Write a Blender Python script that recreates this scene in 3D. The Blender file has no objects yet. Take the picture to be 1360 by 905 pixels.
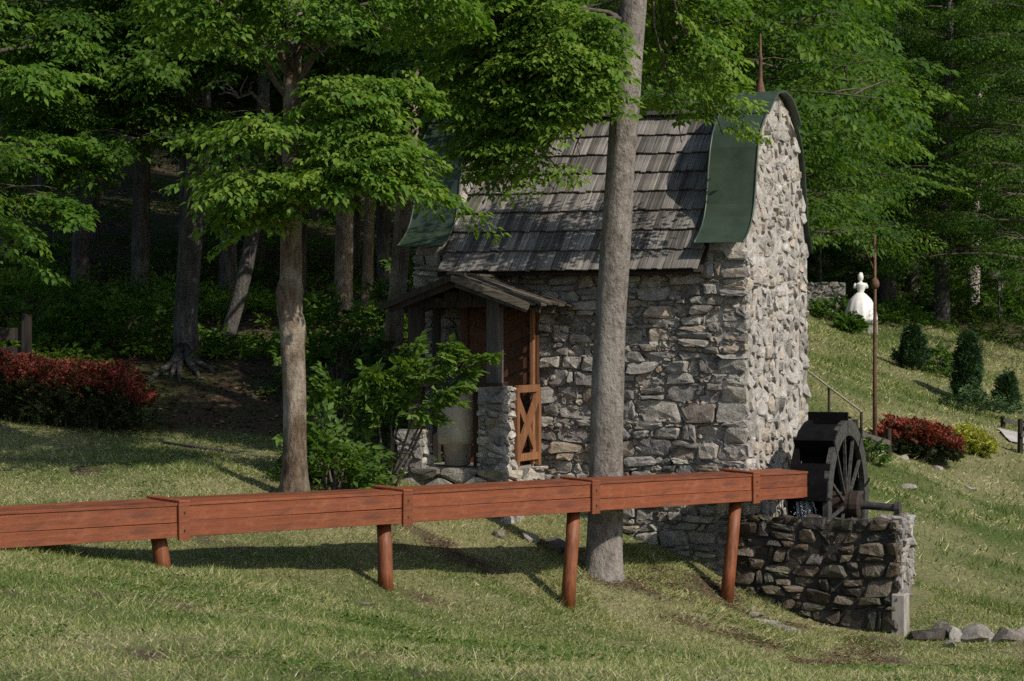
import bpy, bmesh, math, random
import numpy as np
from mathutils import Vector, Matrix

# ---------------------------------------------------------------- camera, sky, sun, exposure
scene = bpy.context.scene
R = math.radians
CAMZ = 3.2
cam_d = bpy.data.cameras.new('camera'); cam_d.lens = 85; cam_d.sensor_width = 36
cam_d.clip_end = 2000; cam_d.clip_start = 0.1
cam_d.dof.use_dof = True; cam_d.dof.focus_distance = 29.0; cam_d.dof.aperture_fstop = 9.0
cam = bpy.data.objects.new('camera', cam_d); scene.collection.objects.link(cam)
cam.location = (0, 0, CAMZ); cam.rotation_euler = (R(90), 0, 0)
scene.camera = cam

SUN_AZ, SUN_EL = 50.0, 41.0     # azimuth from straight behind the camera towards the right, elevation
S = Vector((math.cos(R(SUN_EL))*math.sin(R(SUN_AZ)), -math.cos(R(SUN_EL))*math.cos(R(SUN_AZ)), math.sin(R(SUN_EL))))
world = bpy.data.worlds.new('World'); scene.world = world; world.use_nodes = True
wn = world.node_tree; wn.nodes.clear()
sky = wn.nodes.new('ShaderNodeTexSky'); sky.sky_type = 'NISHITA'; sky.sun_disc = False
sky.sun_elevation = R(SUN_EL); sky.sun_rotation = math.atan2(S.x, S.y)
bg = wn.nodes.new('ShaderNodeBackground'); bg.inputs[1].default_value = 0.118
wo = wn.nodes.new('ShaderNodeOutputWorld')
wn.links.new(sky.outputs[0], bg.inputs[0]); wn.links.new(bg.outputs[0], wo.inputs[0])
sun_d = bpy.data.lights.new('sun', 'SUN'); sun_d.energy = 4.5; sun_d.angle = R(0.53); sun_d.color = (1.0, 0.92, 0.80)
sun = bpy.data.objects.new('sun', sun_d); scene.collection.objects.link(sun)
sun.rotation_euler = S.to_track_quat('Z', 'Y').to_euler(); sun.location = (20, -10, 30)
vs = scene.view_settings; vs.view_transform = 'Standard'; vs.look = 'None'; vs.gamma = 1; vs.exposure = 0.03
vs.use_curve_mapping = False
scene.cycles.use_denoising = False
scene.cycles.max_bounces = 6; scene.cycles.diffuse_bounces = 3; scene.cycles.transmission_bounces = 4
scene.cycles.glossy_bounces = 2; scene.cycles.transparent_max_bounces = 4
scene.cycles.sample_clamp_indirect = 6

# ---------------------------------------------------------------- helpers
F = 85/36*1360
def W(px, py, Y):                       # a surveyed sight line at a distance -> a point in the place
    return Vector(((px-680)*Y/F, Y, CAMZ-(py-452.5)*Y/F))
COL = scene.collection
def link(o, parent=None):
    COL.objects.link(o)
    if parent is not None: o.parent = parent
    return o
def tag(o, label=None, cat=None, group=None, kind=None):
    if label: o['label'] = label
    if cat: o['category'] = cat
    if group: o['group'] = group
    if kind: o['kind'] = kind
    return o
def empty(name, loc=(0, 0, 0), rz=0, **k):
    o = bpy.data.objects.new(name, None); o.empty_display_size = .2
    o.location = loc; o.rotation_euler = (0, 0, rz); link(o); return tag(o, **k)
def mobj(name, me, mat, parent=None, loc=None, smooth=False):
    o = bpy.data.objects.new(name, me)
    if mat and not me.materials: me.materials.append(mat)
    if loc is not None: o.location = loc
    if smooth: me.polygons.foreach_set('use_smooth', [True]*len(me.polygons))
    return link(o, parent)
class MB:                                # collects shapes for one mesh
    def __init__(s): s.v = []; s.f = []
    def add(s, vs, fs):
        n = len(s.v); s.v += [tuple(v) for v in vs]; s.f += [tuple(i+n for i in f) for f in fs]; return s
    def box(s, c, d, M=None, taper=0.0):
        x, y, z = d[0]/2, d[1]/2, d[2]/2
        t = 1-taper
        vs = [Vector(p) for p in ((-x,-y,-z),(x,-y,-z),(x,y,-z),(-x,y,-z),(-x*t,-y*t,z),(x*t,-y*t,z),(x*t,y*t,z),(-x*t,y*t,z))]
        if M is not None: vs = [M @ v for v in vs]
        c = Vector(c)
        return s.add([v+c for v in vs], [(0,3,2,1),(4,5,6,7),(0,1,5,4),(1,2,6,5),(2,3,7,6),(3,0,4,7)])
    def bar(s, a, b, w, h, up=(0,0,1)):  # a rectangular bar from a to b
        a = Vector(a); b = Vector(b); d = (b-a); L = d.length; d.normalize()
        sd = d.cross(Vector(up))
        if sd.length < 1e-4: sd = d.cross(Vector((1,0,0)))
        sd.normalize(); u = sd.cross(d)
        M = Matrix((d, sd, u)).transposed()
        return s.box((a+b)/2, (L, w, h), M)
    def tube(s, pts, rad, n=10, cap=True, fn=None, seed=0):
        pts = [Vector(p) for p in pts]; base = len(s.v); m = len(pts)
        ref = Vector((0.31, 0.95, 0.05))
        vs = []
        for i, p in enumerate(pts):
            t = (pts[min(i+1, m-1)]-pts[max(i-1, 0)]).normalized()
            a = t.cross(ref)
            if a.length < .05: a = t.cross(Vector((1,0,0)))
            a.normalize(); b = t.cross(a)
            for j in range(n):
                th = 2*math.pi*j/n
                r = rad[i]*(fn(i, th, p) if fn else 1)
                vs.append(p+a*math.cos(th)*r+b*math.sin(th)*r)
        fs = []
        for i in range(m-1):
            for j in range(n):
                k = (j+1) % n
                fs.append((i*n+j, i*n+k, (i+1)*n+k, (i+1)*n+j))
        if cap:
            fs.append(tuple(range(n-1, -1, -1))); fs.append(tuple((m-1)*n+j for j in range(n)))
        return s.add(vs, fs)
    def lathe(s, prof, n=24, c=(0,0,0), fn=None):
        vs = []; c = Vector(c); m = len(prof)
        for i, (r, z) in enumerate(prof):
            for j in range(n):
                th = 2*math.pi*j/n
                rr = r*(fn(th, z) if fn else 1)
                vs.append(c+Vector((rr*math.cos(th), rr*math.sin(th), z)))
        fs = [(i*n+j, i*n+(j+1)%n, (i+1)*n+(j+1)%n, (i+1)*n+j) for i in range(m-1) for j in range(n)]
        fs.append(tuple(range(n-1, -1, -1))); fs.append(tuple((m-1)*n+j for j in range(n)))
        return s.add(vs, fs)
    def mesh(s, name):
        me = bpy.data.meshes.new(name); me.from_pydata(s.v, [], s.f); me.update(); return me
    def build(s, name, mat, parent=None, smooth=False, bevel=0, loc=None):
        me = s.mesh(name)
        if bevel:
            bm = bmesh.new(); bm.from_mesh(me)
            bmesh.ops.bevel(bm, geom=bm.edges[:], offset=bevel, segments=1, affect='EDGES'); bm.to_mesh(me); bm.free()
        return mobj(name, me, mat, parent, loc, smooth)

def lattice(seed):
    return np.random.default_rng(seed).random((256, 256))
_LT = [lattice(s) for s in range(6)]
def vnoise(x, y, f, s=0):
    x = np.asarray(x, float)*f+1000.3; y = np.asarray(y, float)*f+1000.7
    xi = np.floor(x).astype(int); yi = np.floor(y).astype(int); fx = x-xi; fy = y-yi
    fx = fx*fx*(3-2*fx); fy = fy*fy*(3-2*fy); L = _LT[s % 6]
    a = L[xi % 256, yi % 256]; b = L[(xi+1) % 256, yi % 256]; c = L[xi % 256, (yi+1) % 256]; d = L[(xi+1) % 256, (yi+1) % 256]
    return a*(1-fx)*(1-fy)+b*fx*(1-fy)+c*(1-fx)*fy+d*fx*fy

# ---------------------------------------------------------------- materials
class NT:
    def __init__(s, name, rough=.8, spec=.3):
        s.m = bpy.data.materials.new(name); s.m.use_nodes = True; s.t = s.m.node_tree
        s.b = s.t.nodes['Principled BSDF']; s.b.inputs['Roughness'].default_value = rough
        s.b.inputs['Specular IOR Level'].default_value = spec
        s.out = s.t.nodes['Material Output']
    def n(s, typ, **k):
        nd = s.t.nodes.new('ShaderNode'+typ)
        for a, v in k.items(): setattr(nd, a, v)
        return nd
    def l(s, a, b): s.t.links.new(a, b)
    def coord(s, which='Object', scale=(1,1,1)):
        tc = s.n('TexCoord'); mp = s.n('Mapping'); mp.inputs['Scale'].default_value = scale
        s.l(tc.outputs[which], mp.inputs['Vector']); return mp.outputs[0]
    def pos(s, scale=(1,1,1)):
        g = s.n('NewGeometry'); mp = s.n('Mapping'); mp.inputs['Scale'].default_value = scale
        s.l(g.outputs['Position'], mp.inputs['Vector']); return mp.outputs[0]
    def noise(s, vec, scale=5, detail=4, rough=.6):
        nd = s.n('TexNoise'); nd.inputs['Scale'].default_value = scale; nd.inputs['Detail'].default_value = detail
        nd.inputs['Roughness'].default_value = rough; s.l(vec, nd.inputs['Vector']); return nd.outputs[0]
    def ramp(s, fac, stops, interp='LINEAR'):
        r = s.n('ValToRGB'); cr = r.color_ramp; cr.interpolation = interp
        while len(cr.elements) < len(stops): cr.elements.new(.5)
        for e, (p, c) in zip(cr.elements, stops):
            e.position = p; e.color = (*c, 1) if len(c) == 3 else c
        s.l(fac, r.inputs[0]); return r.outputs[0]
    def mix(s, fac, a, b, blend='MIX'):
        m = s.n('MixRGB', blend_type=blend)
        for i, v in enumerate((fac, a, b)):
            if hasattr(v, 'is_linked'): s.l(v, m.inputs[i])
            elif isinstance(v, (int, float)): m.inputs[i].default_value = v
            else: m.inputs[i].default_value = (*v, 1)
        return m.outputs[0]
    def math(s, op, a, b=0.0):
        m = s.n('Math', operation=op)
        for i, v in enumerate((a, b)):
            if hasattr(v, 'is_linked'): s.l(v, m.inputs[i])
            else: m.inputs[i].default_value = v
        return m.outputs[0]
    def rnd(s):                           # one random number per piece, loose or joined
        o = s.n('ObjectInfo'); g = s.n('NewGeometry')
        return s.math('FRACT', s.math('ADD', o.outputs['Random'], g.outputs['Random Per Island']))
    def attr(s, name):
        a = s.n('Attribute'); a.attribute_name = name; return a.outputs['Fac']
    def color(s, c):
        if hasattr(c, 'is_linked'): s.l(c, s.b.inputs['Base Color'])
        else: s.b.inputs['Base Color'].default_value = (*c, 1)
        return s
    def bump(s, h, strength=.4, dist=.02):
        b = s.n('Bump'); b.inputs['Strength'].default_value = strength; b.inputs['Distance'].default_value = dist
        s.l(h, b.inputs['Height']); s.l(b.outputs[0], s.b.inputs['Normal']); return s

def stone_mat(name, stops, wet=False, moss=.0):
    t = NT(name, .45 if wet else .85, .5 if wet else .25)
    p = t.pos()
    c = t.ramp(t.rnd(), stops)
    n1 = t.noise(p, 9, 6, .65); n2 = t.noise(p, 45, 5, .7)
    c = t.mix(1.0, c, t.ramp(n1, [(.3, (.55,.55,.55)), (.7, (1.25,1.22,1.18))]), 'MULTIPLY')
    c = t.mix(1.0, c, t.ramp(n2, [(.32, (.62,.62,.62)), (.62, (1.12,1.12,1.12))]), 'MULTIPLY')
    n3 = t.noise(p, 3.1, 5, .7)
    c = t.mix(t.ramp(n3, [(.56, (0,0,0)), (.72, ((.12 if wet else .55),)*3)]), c, (.36,.34,.27))     # lichen
    if moss: c = t.mix(t.ramp(t.noise(p, 2.3, 5, .7), [(.5, (0,0,0)), (.68, (moss,)*3)]), c, (.05,.07,.02))
    t.color(c)
    t.bump(t.math('ADD', n1, t.math('MULTIPLY', n2, .5)), .7, .03)
    return t.m
M = {}
GREYS = [(0, (.15,.142,.135)), (.2, (.27,.26,.25)), (.4, (.37,.36,.335)), (.55, (.23,.225,.225)), (.7, (.42,.40,.365)), (.84, (.30,.245,.19)), (1, (.19,.185,.185))]
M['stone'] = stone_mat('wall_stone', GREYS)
M['sunlit_stone'] = stone_mat('sunlit_wall_stone', [(0, (.24,.225,.21)), (.2, (.38,.365,.345)), (.45, (.49,.47,.44)), (.62, (.36,.345,.335)), (.82, (.45,.395,.325)), (.92,(.36,.34,.32)), (1, (.26,.245,.235))])  # lighter copy of the wall stone for sun-facing faces, sunlight put into the colour
M['wet_stone'] = stone_mat('wet_pit_stone', [(0, (.017,.014,.012)), (.3, (.040,.033,.026)), (.5, (.095,.066,.042)), (.72, (.026,.022,.018)), (.9, (.11,.085,.058)), (1, (.18,.15,.11))], wet=True, moss=.5)
M['rock'] = stone_mat('field_rock', [(0, (.16,.14,.12)), (.5, (.28,.26,.23)), (1, (.38,.36,.33))], moss=.4)
def simple_noise(name, ca, cb, scale=(6,6,6), rough=.8, spec=.3, bump=.3, dist=.01, sc=1.0, where='Object'):
    t = NT(name, rough, spec); p = t.coord(where, scale) if where != 'pos' else t.pos(scale)
    n = t.noise(p, sc, 6, .65)
    t.color(t.ramp(n, [(.3, ca), (.7, cb)])); t.bump(n, bump, dist); return t.m
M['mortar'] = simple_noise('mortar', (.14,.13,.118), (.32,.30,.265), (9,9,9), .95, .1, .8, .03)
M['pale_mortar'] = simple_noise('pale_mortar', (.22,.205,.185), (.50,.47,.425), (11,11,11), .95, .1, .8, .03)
M['wet_mortar'] = simple_noise('wet_mortar', (.012,.010,.008), (.045,.037,.029), (9,9,9), .6, .4, .8, .03)
M['concrete'] = simple_noise('concrete', (.17,.155,.135), (.38,.35,.31), (9,9,5), .9, .15, .4, .01)
M['plaster'] = simple_noise('aged_plaster', (.30,.26,.20), (.52,.47,.38), (4,4,2.5), .9, .15, .5, .01)

def wood(name, dark, light, axis=0, streak=(1.2, 40, 40), rough=.8, spec=.25, var=.35):
    t = NT(name, rough, spec)
    sc = [streak[1]]*3; sc[axis] = streak[0]
    p = t.coord('Object', tuple(sc)); q = t.coord('Object', (3,3,3))
    o = t.n('ObjectInfo')
    va = t.n('VectorMath', operation='ADD'); t.l(p, va.inputs[0]); t.l(o.outputs['Random'], va.inputs[1])
    n = t.noise(va.outputs[0], 1, 5, .65); n2 = t.noise(q, 1.3, 4, .6)
    c = t.ramp(n, [(.3, dark), (.68, light)])
    c = t.mix(1.0, c, t.ramp(t.rnd(), [(0, (1-var,)*3), (1, (1+var,)*3)]), 'MULTIPLY')
    c = t.mix(1.0, c, t.ramp(n2, [(.3, (.75,.75,.75)), (.7, (1.15,1.15,1.15))]), 'MULTIPLY')
    t.color(c); t.bump(n, .5, .008); return t.m
M['shingle'] = wood('weathered_shingle', (.024,.022,.020), (.28,.258,.235), 1, (.8, 110, 110), .9, .15, .55)
M['porch_board'] = wood('weathered_board', (.024,.02,.017), (.15,.128,.10), 0, (1.5, 50, 50), .9, .15, .4)
M['dark_wood'] = wood('dark_aged_wood', (.016,.013,.011), (.055,.045,.038), 2, (2, 40, 40), .8, .2, .2)
M['grey_post'] = wood('grey_post_wood', (.045,.040,.038), (.13,.118,.11), 2, (2, 45, 45), .8, .2, .1)
M['door_wood'] = wood('brown_door_wood', (.045,.018,.010), (.12,.050,.022), 2, (2, 40, 40), .6, .3, .25)
M['gate_wood'] = wood('orange_gate_wood', (.13,.055,.025), (.30,.14,.065), 2, (2, 40, 40), .7, .3, .2)
def red_paint():
    t = NT('red_brown_paint', .55, .4); p = t.coord('Object', (1.2, 30, 30)); q = t.coord('Object', (4,4,4))
    n = t.noise(p, 1, 6, .7); n2 = t.noise(q, 1, 6, .7); n3 = t.noise(q, 7, 4, .7)
    c = t.ramp(n, [(.3, (.145,.038,.014)), (.7, (.24,.070,.026))])
    c = t.mix(t.ramp(n2, [(.50, (0,0,0)), (.72, (.6,.6,.6))]), c, (.27,.092,.040))
    c = t.mix(t.ramp(n3, [(.62, (0,0,0)), (.70, (.55,.55,.55))]), c, (.11,.04,.026))
    n4 = t.noise(t.coord('Object', (.9, 5, 9)), 1.7, 5, .7)
    c = t.mix(t.ramp(n4, [(.48, (0,0,0)), (.66, (.8,.8,.8))]), c, (.085,.030,.018))
    n6 = t.noise(t.coord('Object', (3, 14, 14)), 1.3, 6, .75)
    c = t.mix(t.ramp(n6, [(.56, (0,0,0)), (.70, (.30,.30,.30))]), c, (.31,.14,.08))        # faded, chalky paint         # rain stains
    n5 = t.noise(t.coord('Object', (2.5, 60, 60)), 1, 4, .7)
    c = t.mix(t.ramp(n5, [(.66, (0,0,0)), (.72, (.8,.8,.8))]), c, (.05,.02,.014))         # drying cracks
    c = t.mix(1.0, c, t.ramp(t.rnd(), [(0, (.82,.82,.82)), (1, (1.14,1.14,1.14))]), 'MULTIPLY')
    t.color(c); t.bump(t.math('ADD', n, n3), .5, .008); return t.m
M['red'] = red_paint()
M['red_post'] = wood('red_brown_post', (.10,.030,.012), (.25,.080,.028), 2, (1.2, 45, 45), .55, .4, .1)
def metal_green():
    t = NT('green_sheet_metal', .42, .5); q = t.coord('Object', (2.2,2.2,2.2))
    n = t.noise(q, 1, 5, .65)
    t.color(t.ramp(n, [(.3, (.024,.040,.025)), (.7, (.042,.062,.040))]))
    t.l(t.ramp(n, [(.3, (.34,)*3), (.7, (.55,)*3)]), t.b.inputs['Roughness']); t.bump(n, .25, .03); return t.m
M['green_metal'] = metal_green()
M['rust'] = simple_noise('rusty_iron', (.065,.032,.022), (.16,.085,.055), (14,14,14), .75, .3, .3, .004)
M['iron'] = simple_noise('dark_iron', (.02,.02,.02), (.06,.055,.05), (14,14,14), .5, .4, .2, .004)
def wet_wood():
    t = NT('wet_black_wood', .8, .08); p = t.coord('Object', (9,9,9)); n = t.noise(p, 1, 6, .7)
    t.color(t.ramp(n, [(.35, (.003,.003,.0035)), (.62, (.007,.0065,.0065)), (.80, (.025,.024,.023))])); t.bump(n, .6, .012); return t.m
M['wet_wood'] = wet_wood()
M['mossy_wet'] = simple_noise('mossy_wet_rim', (.012,.012,.011), (.085,.082,.072), (18,18,18), .6, .3, .7, .012)
M['hub'] = simple_noise('hub_wood', (.016,.012,.010), (.055,.036,.026), (12,12,12), .6, .3, .4, .006)
M['white_stone'] = simple_noise('white_statue', (.62,.61,.60), (.82,.81,.80), (5,5,5), .55, .3, .15, .01)
M['gravel'] = simple_noise('path_gravel', (.30,.28,.26), (.46,.44,.42), (3,3,3), .95, .1, .2, .01)
M['glass'] = NT('lamp_glass', .15, .5).color((.62,.64,.60)).m
def water():
    t = NT('falling_water', .12, .6); t.color((.80,.83,.88)); t.b.inputs['Transmission Weight'].default_value = .55; t.b.inputs['IOR'].default_value = 1.33
    return t.m
M['water'] = water()
def pool():
    t = NT('dark_pool', .08, .5); t.color((.02,.025,.022)); n = t.noise(t.coord('Object', (9,9,9)), 1, 3); t.bump(n, .4, .03); return t.m
M['pool'] = pool()

def bark(name, ca, cb, cc, vert=5.0, sc=14, lich=.5, patch=(.42,.41,.37)):
    t = NT(name, .9, .15); p = t.pos((sc, sc, vert)); n = t.noise(p, 1, 6, .7)
    q = t.pos((3,3,1.6)); n2 = t.noise(q, 1, 5, .65); r = t.pos((26,26,20)); n3 = t.noise(r, 1, 3, .6)
    c = t.ramp(n, [(.3, ca), (.52, cb), (.75, cc)])
    c = t.mix(t.ramp(n2, [(.46, (0,0,0)), (.64, (lich,)*3)]), c, patch)
    c = t.mix(t.ramp(n3, [(.30, (.6,)*3), (.38, (0,0,0))]), c, (.06,.05,.04))
    t.color(c); t.bump(t.math('ADD', n, t.math('MULTIPLY', n3, .4)), 1.0, .05); return t.m
M['bark_beech'] = bark('grey_beech_bark', (.085,.072,.062), (.19,.167,.148), (.30,.27,.243), 8, 13, .5, (.36,.33,.30))
M['bark_maple'] = bark('speckled_maple_bark', (.04,.028,.02), (.13,.094,.065), (.24,.185,.135), 7, 20, .7, (.38,.335,.27))
M['bark_dark'] = bark('dark_forest_bark', (.035,.031,.028), (.085,.077,.071), (.16,.15,.14), 3, 12, .4, (.24,.23,.20))
M['bark_red'] = bark('reddish_bark', (.09,.058,.040), (.20,.145,.10), (.33,.255,.185), 6, 16, .5, (.40,.35,.28))
M['bark_birch'] = bark('pale_trunk_bark', (.25,.22,.19), (.42,.38,.34), (.52,.48,.44), 6, 8, .3, (.55,.52,.48))
M['twig'] = simple_noise('twig_bark', (.05,.04,.032), (.14,.12,.10), (20,20,20), .9, .1, .2, .004)

def leaf_mat(name, stops, trans=.45, rough=.58, spec=.2):
    t = NT(name, rough, spec)
    c = t.ramp(t.attr('tint'), stops); t.color(c)
    tr = t.n('BsdfTranslucent')
    hs = t.mix(1.0, c, (1.35, 1.45, .55), 'MULTIPLY'); t.l(hs, tr.inputs['Color'])
    mx = t.n('MixShader'); mx.inputs[0].default_value = trans
    t.l(t.b.outputs[0], mx.inputs[1]); t.l(tr.outputs[0], mx.inputs[2]); t.l(mx.outputs[0], t.out.inputs['Surface'])
    return t.m
M['leaf'] = leaf_mat('beech_leaf', [(0, (.022,.058,.011)), (.4, (.052,.115,.017)), (.75, (.100,.180,.025)), (1, (.17,.25,.038))])
M['leaf_bright'] = leaf_mat('maple_leaf', [(0, (.035,.082,.016)), (.4, (.068,.150,.022)), (.75, (.130,.224,.031)), (1, (.20,.285,.048))])
M['leaf_dark'] = leaf_mat('forest_leaf', [(0, (.024,.058,.013)), (.5, (.056,.115,.02)), (1, (.105,.175,.03))])
M['leaf_shrub'] = leaf_mat('shrub_leaf', [(0, (.032,.070,.013)), (.5, (.080,.150,.026)), (1, (.145,.23,.05))], .4)
M['leaf_juniper'] = leaf_mat('juniper_needle', [(0, (.016,.042,.016)), (.5, (.036,.078,.028)), (1, (.07,.12,.042))], .15)
M['leaf_red'] = leaf_mat('red_hedge_leaf', [(0, (.022,.040,.012)), (.35, (.045,.055,.018)), (.55, (.085,.032,.020)), (.8, (.27,.048,.034)), (1, (.40,.115,.068))], .2)
M['leaf_yellow'] = leaf_mat('yellow_hedge_leaf', [(0, (.10,.14,.02)), (.5, (.30,.32,.05)), (1, (.48,.46,.09))], .25)
M['grass_blade'] = leaf_mat('grass_blade', [(0, (.050,.092,.017)), (.35, (.105,.158,.034)), (.6, (.21,.225,.075)), (.8, (.38,.36,.17)), (1, (.56,.52,.32))], .25, .6, .2)
M['dry_leaf'] = leaf_mat('dry_leaf', [(0, (.05,.032,.018)), (.5, (.13,.08,.042)), (1, (.26,.17,.095))], .1, .8, .1)

# ---------------------------------------------------------------- the ground
CP = []
def cp(px, py, Y): CP.append(tuple(W(px, py, Y)))
for a in [(0,905,12.5),(680,905,13.5),(1360,905,17),(216,752,22.9),(514,787,25.05),(757,803,27.2),(966,797,29.3),(0,735,21.4),
          (1060,832,29.0),(1195,840,28.9),(1340,850,28.5),(730,712,29.6),(930,752,29.6),(805,757,28.3),(600,702,28.3),(390,656,27),
          (100,660,26),(60,585,30),(330,580,31),(440,640,28.6),(250,482,34.5),(330,470,36),(525,478,34.5),(100,400,42),(457,425,38),
          (300,300,62),(100,285,62),(1205,645,46),(1340,700,40),(1300,760,34.5),(1160,605,50),(1340,590,58),(1220,616,54),(1100,590,47),
          (1090,500,60),(1285,545,68),(1210,502,70),(1120,430,82),(1200,425,85),(1250,432,88),(1340,436,90),(1200,350,115),(1340,330,118),
          (700,230,100),(300,150,95),(100,100,110)]: cp(*a)
CP += [(-3,0,1.65),(3,0,1.55),(0,-20,2.2),(-25,-15,2.6),(25,-15,1.0),(12,12,.6),(-12,12,2.0),(14,24,-.3),(-12,24,1.9),(25,35,-.6),(35,60,.6),(45,110,6),(-14,36,4.2),(-25,45,6),(-40,90,12),
       (0,160,22),(70,160,16),(-70,160,24),(60,0,0),(-60,0,4),(-60,60,9),(1.0,36,2.4),(3,44,2.0)]
CPa = np.array(CP)
def _phi(r2): return .5*r2*np.log(r2+1e-9)
def _fit():
    n = len(CPa); d2 = ((CPa[:, None, :2]-CPa[None, :, :2])**2).sum(-1)
    K = _phi(d2)+np.eye(n)*.6; P = np.c_[np.ones(n), CPa[:, :2]]
    A = np.zeros((n+3, n+3)); A[:n, :n] = K; A[:n, n:] = P; A[n:, :n] = P.T
    return np.linalg.solve(A, np.r_[CPa[:, 2], 0, 0, 0])
_w = _fit()
def gz(x, y):
    x = np.asarray(x, float); y = np.asarray(y, float); sh = x.shape; x = x.ravel(); y = y.ravel(); out = np.empty_like(x)
    for i in range(0, len(x), 20000):
        xs = x[i:i+20000]; ys = y[i:i+20000]
        d2 = (xs[:, None]-CPa[None, :, 0])**2+(ys[:, None]-CPa[None, :, 1])**2
        out[i:i+20000] = _phi(d2) @ _w[:-3]+_w[-3]+_w[-2]*xs+_w[-1]*ys
    near = 1/(1+np.exp(-(70-np.hypot(x, y-30))/8))
    out += near*((vnoise(x, y, .9, 1)-.5)*.10+(vnoise(x, y, 3.1, 2)-.5)*.035)+(vnoise(x, y, .25, 3)-.5)*.35*np.clip((y-34)/15, 0, 1)
    return out.reshape(sh)
def g1(x, y): return float(gz(np.array([x]), np.array([y]))[0])
def forest_amt(x, y):                    # where leaf litter replaces the lawn
    e = (vnoise(x, y, .35, 4)-.5)*3
    left = np.clip((y-(30.3+np.clip(x+6, 0, 4)*.08)+e*.22)/.7, 0, 1)*np.clip((3.0-(x-np.clip(y-34, 0, 60)*.02))/1.5, 0, 1)
    back = np.clip((y-(86+e*2))/4, 0, 1)*np.clip((x-3)/2, 0, 1)
    return np.clip(np.maximum(left, back), 0, 1)
def dry_amt(x, y):
    mat_ = .35*np.exp(-((x-.5)/3.2)**2-((y-20.5)/2.6)**2)      # raked straw in the middle of the lawn
    return np.clip(mat_+(vnoise(x, y, .55, 0)*.5+vnoise(x, y, 1.7, 5)*.35+vnoise(x, y*1.6, .22, 2)*.45-.36)*1.9, 0, 1)
SOIL = [(*W(905,785,28.9)[:2],.9,.5),(*W(850,765,28.2)[:2],.5,.35),(*W(800,765,28.1)[:2],.5,.3),(*W(735,720,29.0)[:2],.7,.3),(*W(620,735,27.3)[:2],.4,.3),(*W(560,790,25.2)[:2],.6,.2),(*W(1010,822,28.9)[:2],.9,.25),(*W(480,800,23.6)[:2],.3,.15)]
def soil_amt(x, y):
    v = np.zeros_like(x)
    for cx, cy, a, b in SOIL: v = np.maximum(v, np.exp(-((x-cx)/a)**2-((y-cy)/b)**2))
    v = np.maximum(v, np.clip((vnoise(x, y, 1.1, 3)-.72)*5, 0, .7)*(y < 31))
    return np.clip((v+(vnoise(x, y, 4.5, 1)-.5)*.9-.25)*1.6, 0, 1)
xs = np.unique(np.r_[np.linspace(-170, -30, 15), np.linspace(-30, -9, 43), np.linspace(-9, 9, 121), np.linspace(9, 32, 70), np.linspace(32, 170, 15)])
ys = np.unique(np.r_[np.linspace(-60, 8, 18), np.linspace(8, 38, 180), np.linspace(38, 100, 140), np.linspace(100, 190, 24)])
GX, GY = np.meshgrid(xs, ys); GZ = gz(GX, GY)
nx, ny = len(xs), len(ys)
me = bpy.data.meshes.new('ground')
idx = np.arange(nx*ny).reshape(ny, nx)
quads = np.stack([idx[:-1, :-1], idx[:-1, 1:], idx[1:, 1:], idx[1:, :-1]], -1).reshape(-1, 4)
me.from_pydata(np.c_[GX.ravel(), GY.ravel(), GZ.ravel()].tolist(), [], quads.tolist())
a = me.attributes.new('forest', 'FLOAT', 'POINT'); a.data.foreach_set('value', forest_amt(GX.ravel(), GY.ravel()).astype(np.float32))
a = me.attributes.new('soil', 'FLOAT', 'POINT'); a.data.foreach_set('value', soil_amt(GX.ravel(), GY.ravel()).astype(np.float32))
a = me.attributes.new('dry', 'FLOAT', 'POINT'); a.data.foreach_set('value', dry_amt(GX.ravel(), GY.ravel()).astype(np.float32))
def ground_mat():
    t = NT('lawn_and_litter', .95, .1); p = t.pos()
    n = t.noise(p, 3, 6, .7); n2 = t.noise(p, 22, 5, .7); n3 = t.noise(p, .9, 4, .6)
    lawn = t.ramp(n2, [(.3, (.030,.052,.012)), (.55, (.085,.115,.032)), (.75, (.17,.17,.075))])
    dry = t.ramp(n2, [(.3, (.10,.095,.045)), (.7, (.34,.31,.17))])
    c = t.mix(t.attr('dry'), lawn, dry)
    soil = t.ramp(n2, [(.3, (.035,.026,.018)), (.6, (.11,.080,.055)), (.8, (.20,.155,.11))])
    c = t.mix(t.attr('soil'), c, soil)
    fl = t.mix(t.ramp(n3, [(.42, (0,0,0)), (.60, (.75,.75,.75))]), soil, (.050,.075,.020))
    c = t.mix(t.attr('forest'), c, fl)
    t.color(c); t.bump(t.math('ADD', n2, n), .8, .06); return t.m
g = mobj('ground', me, ground_mat(), smooth=True); tag(g, kind='structure')

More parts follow.
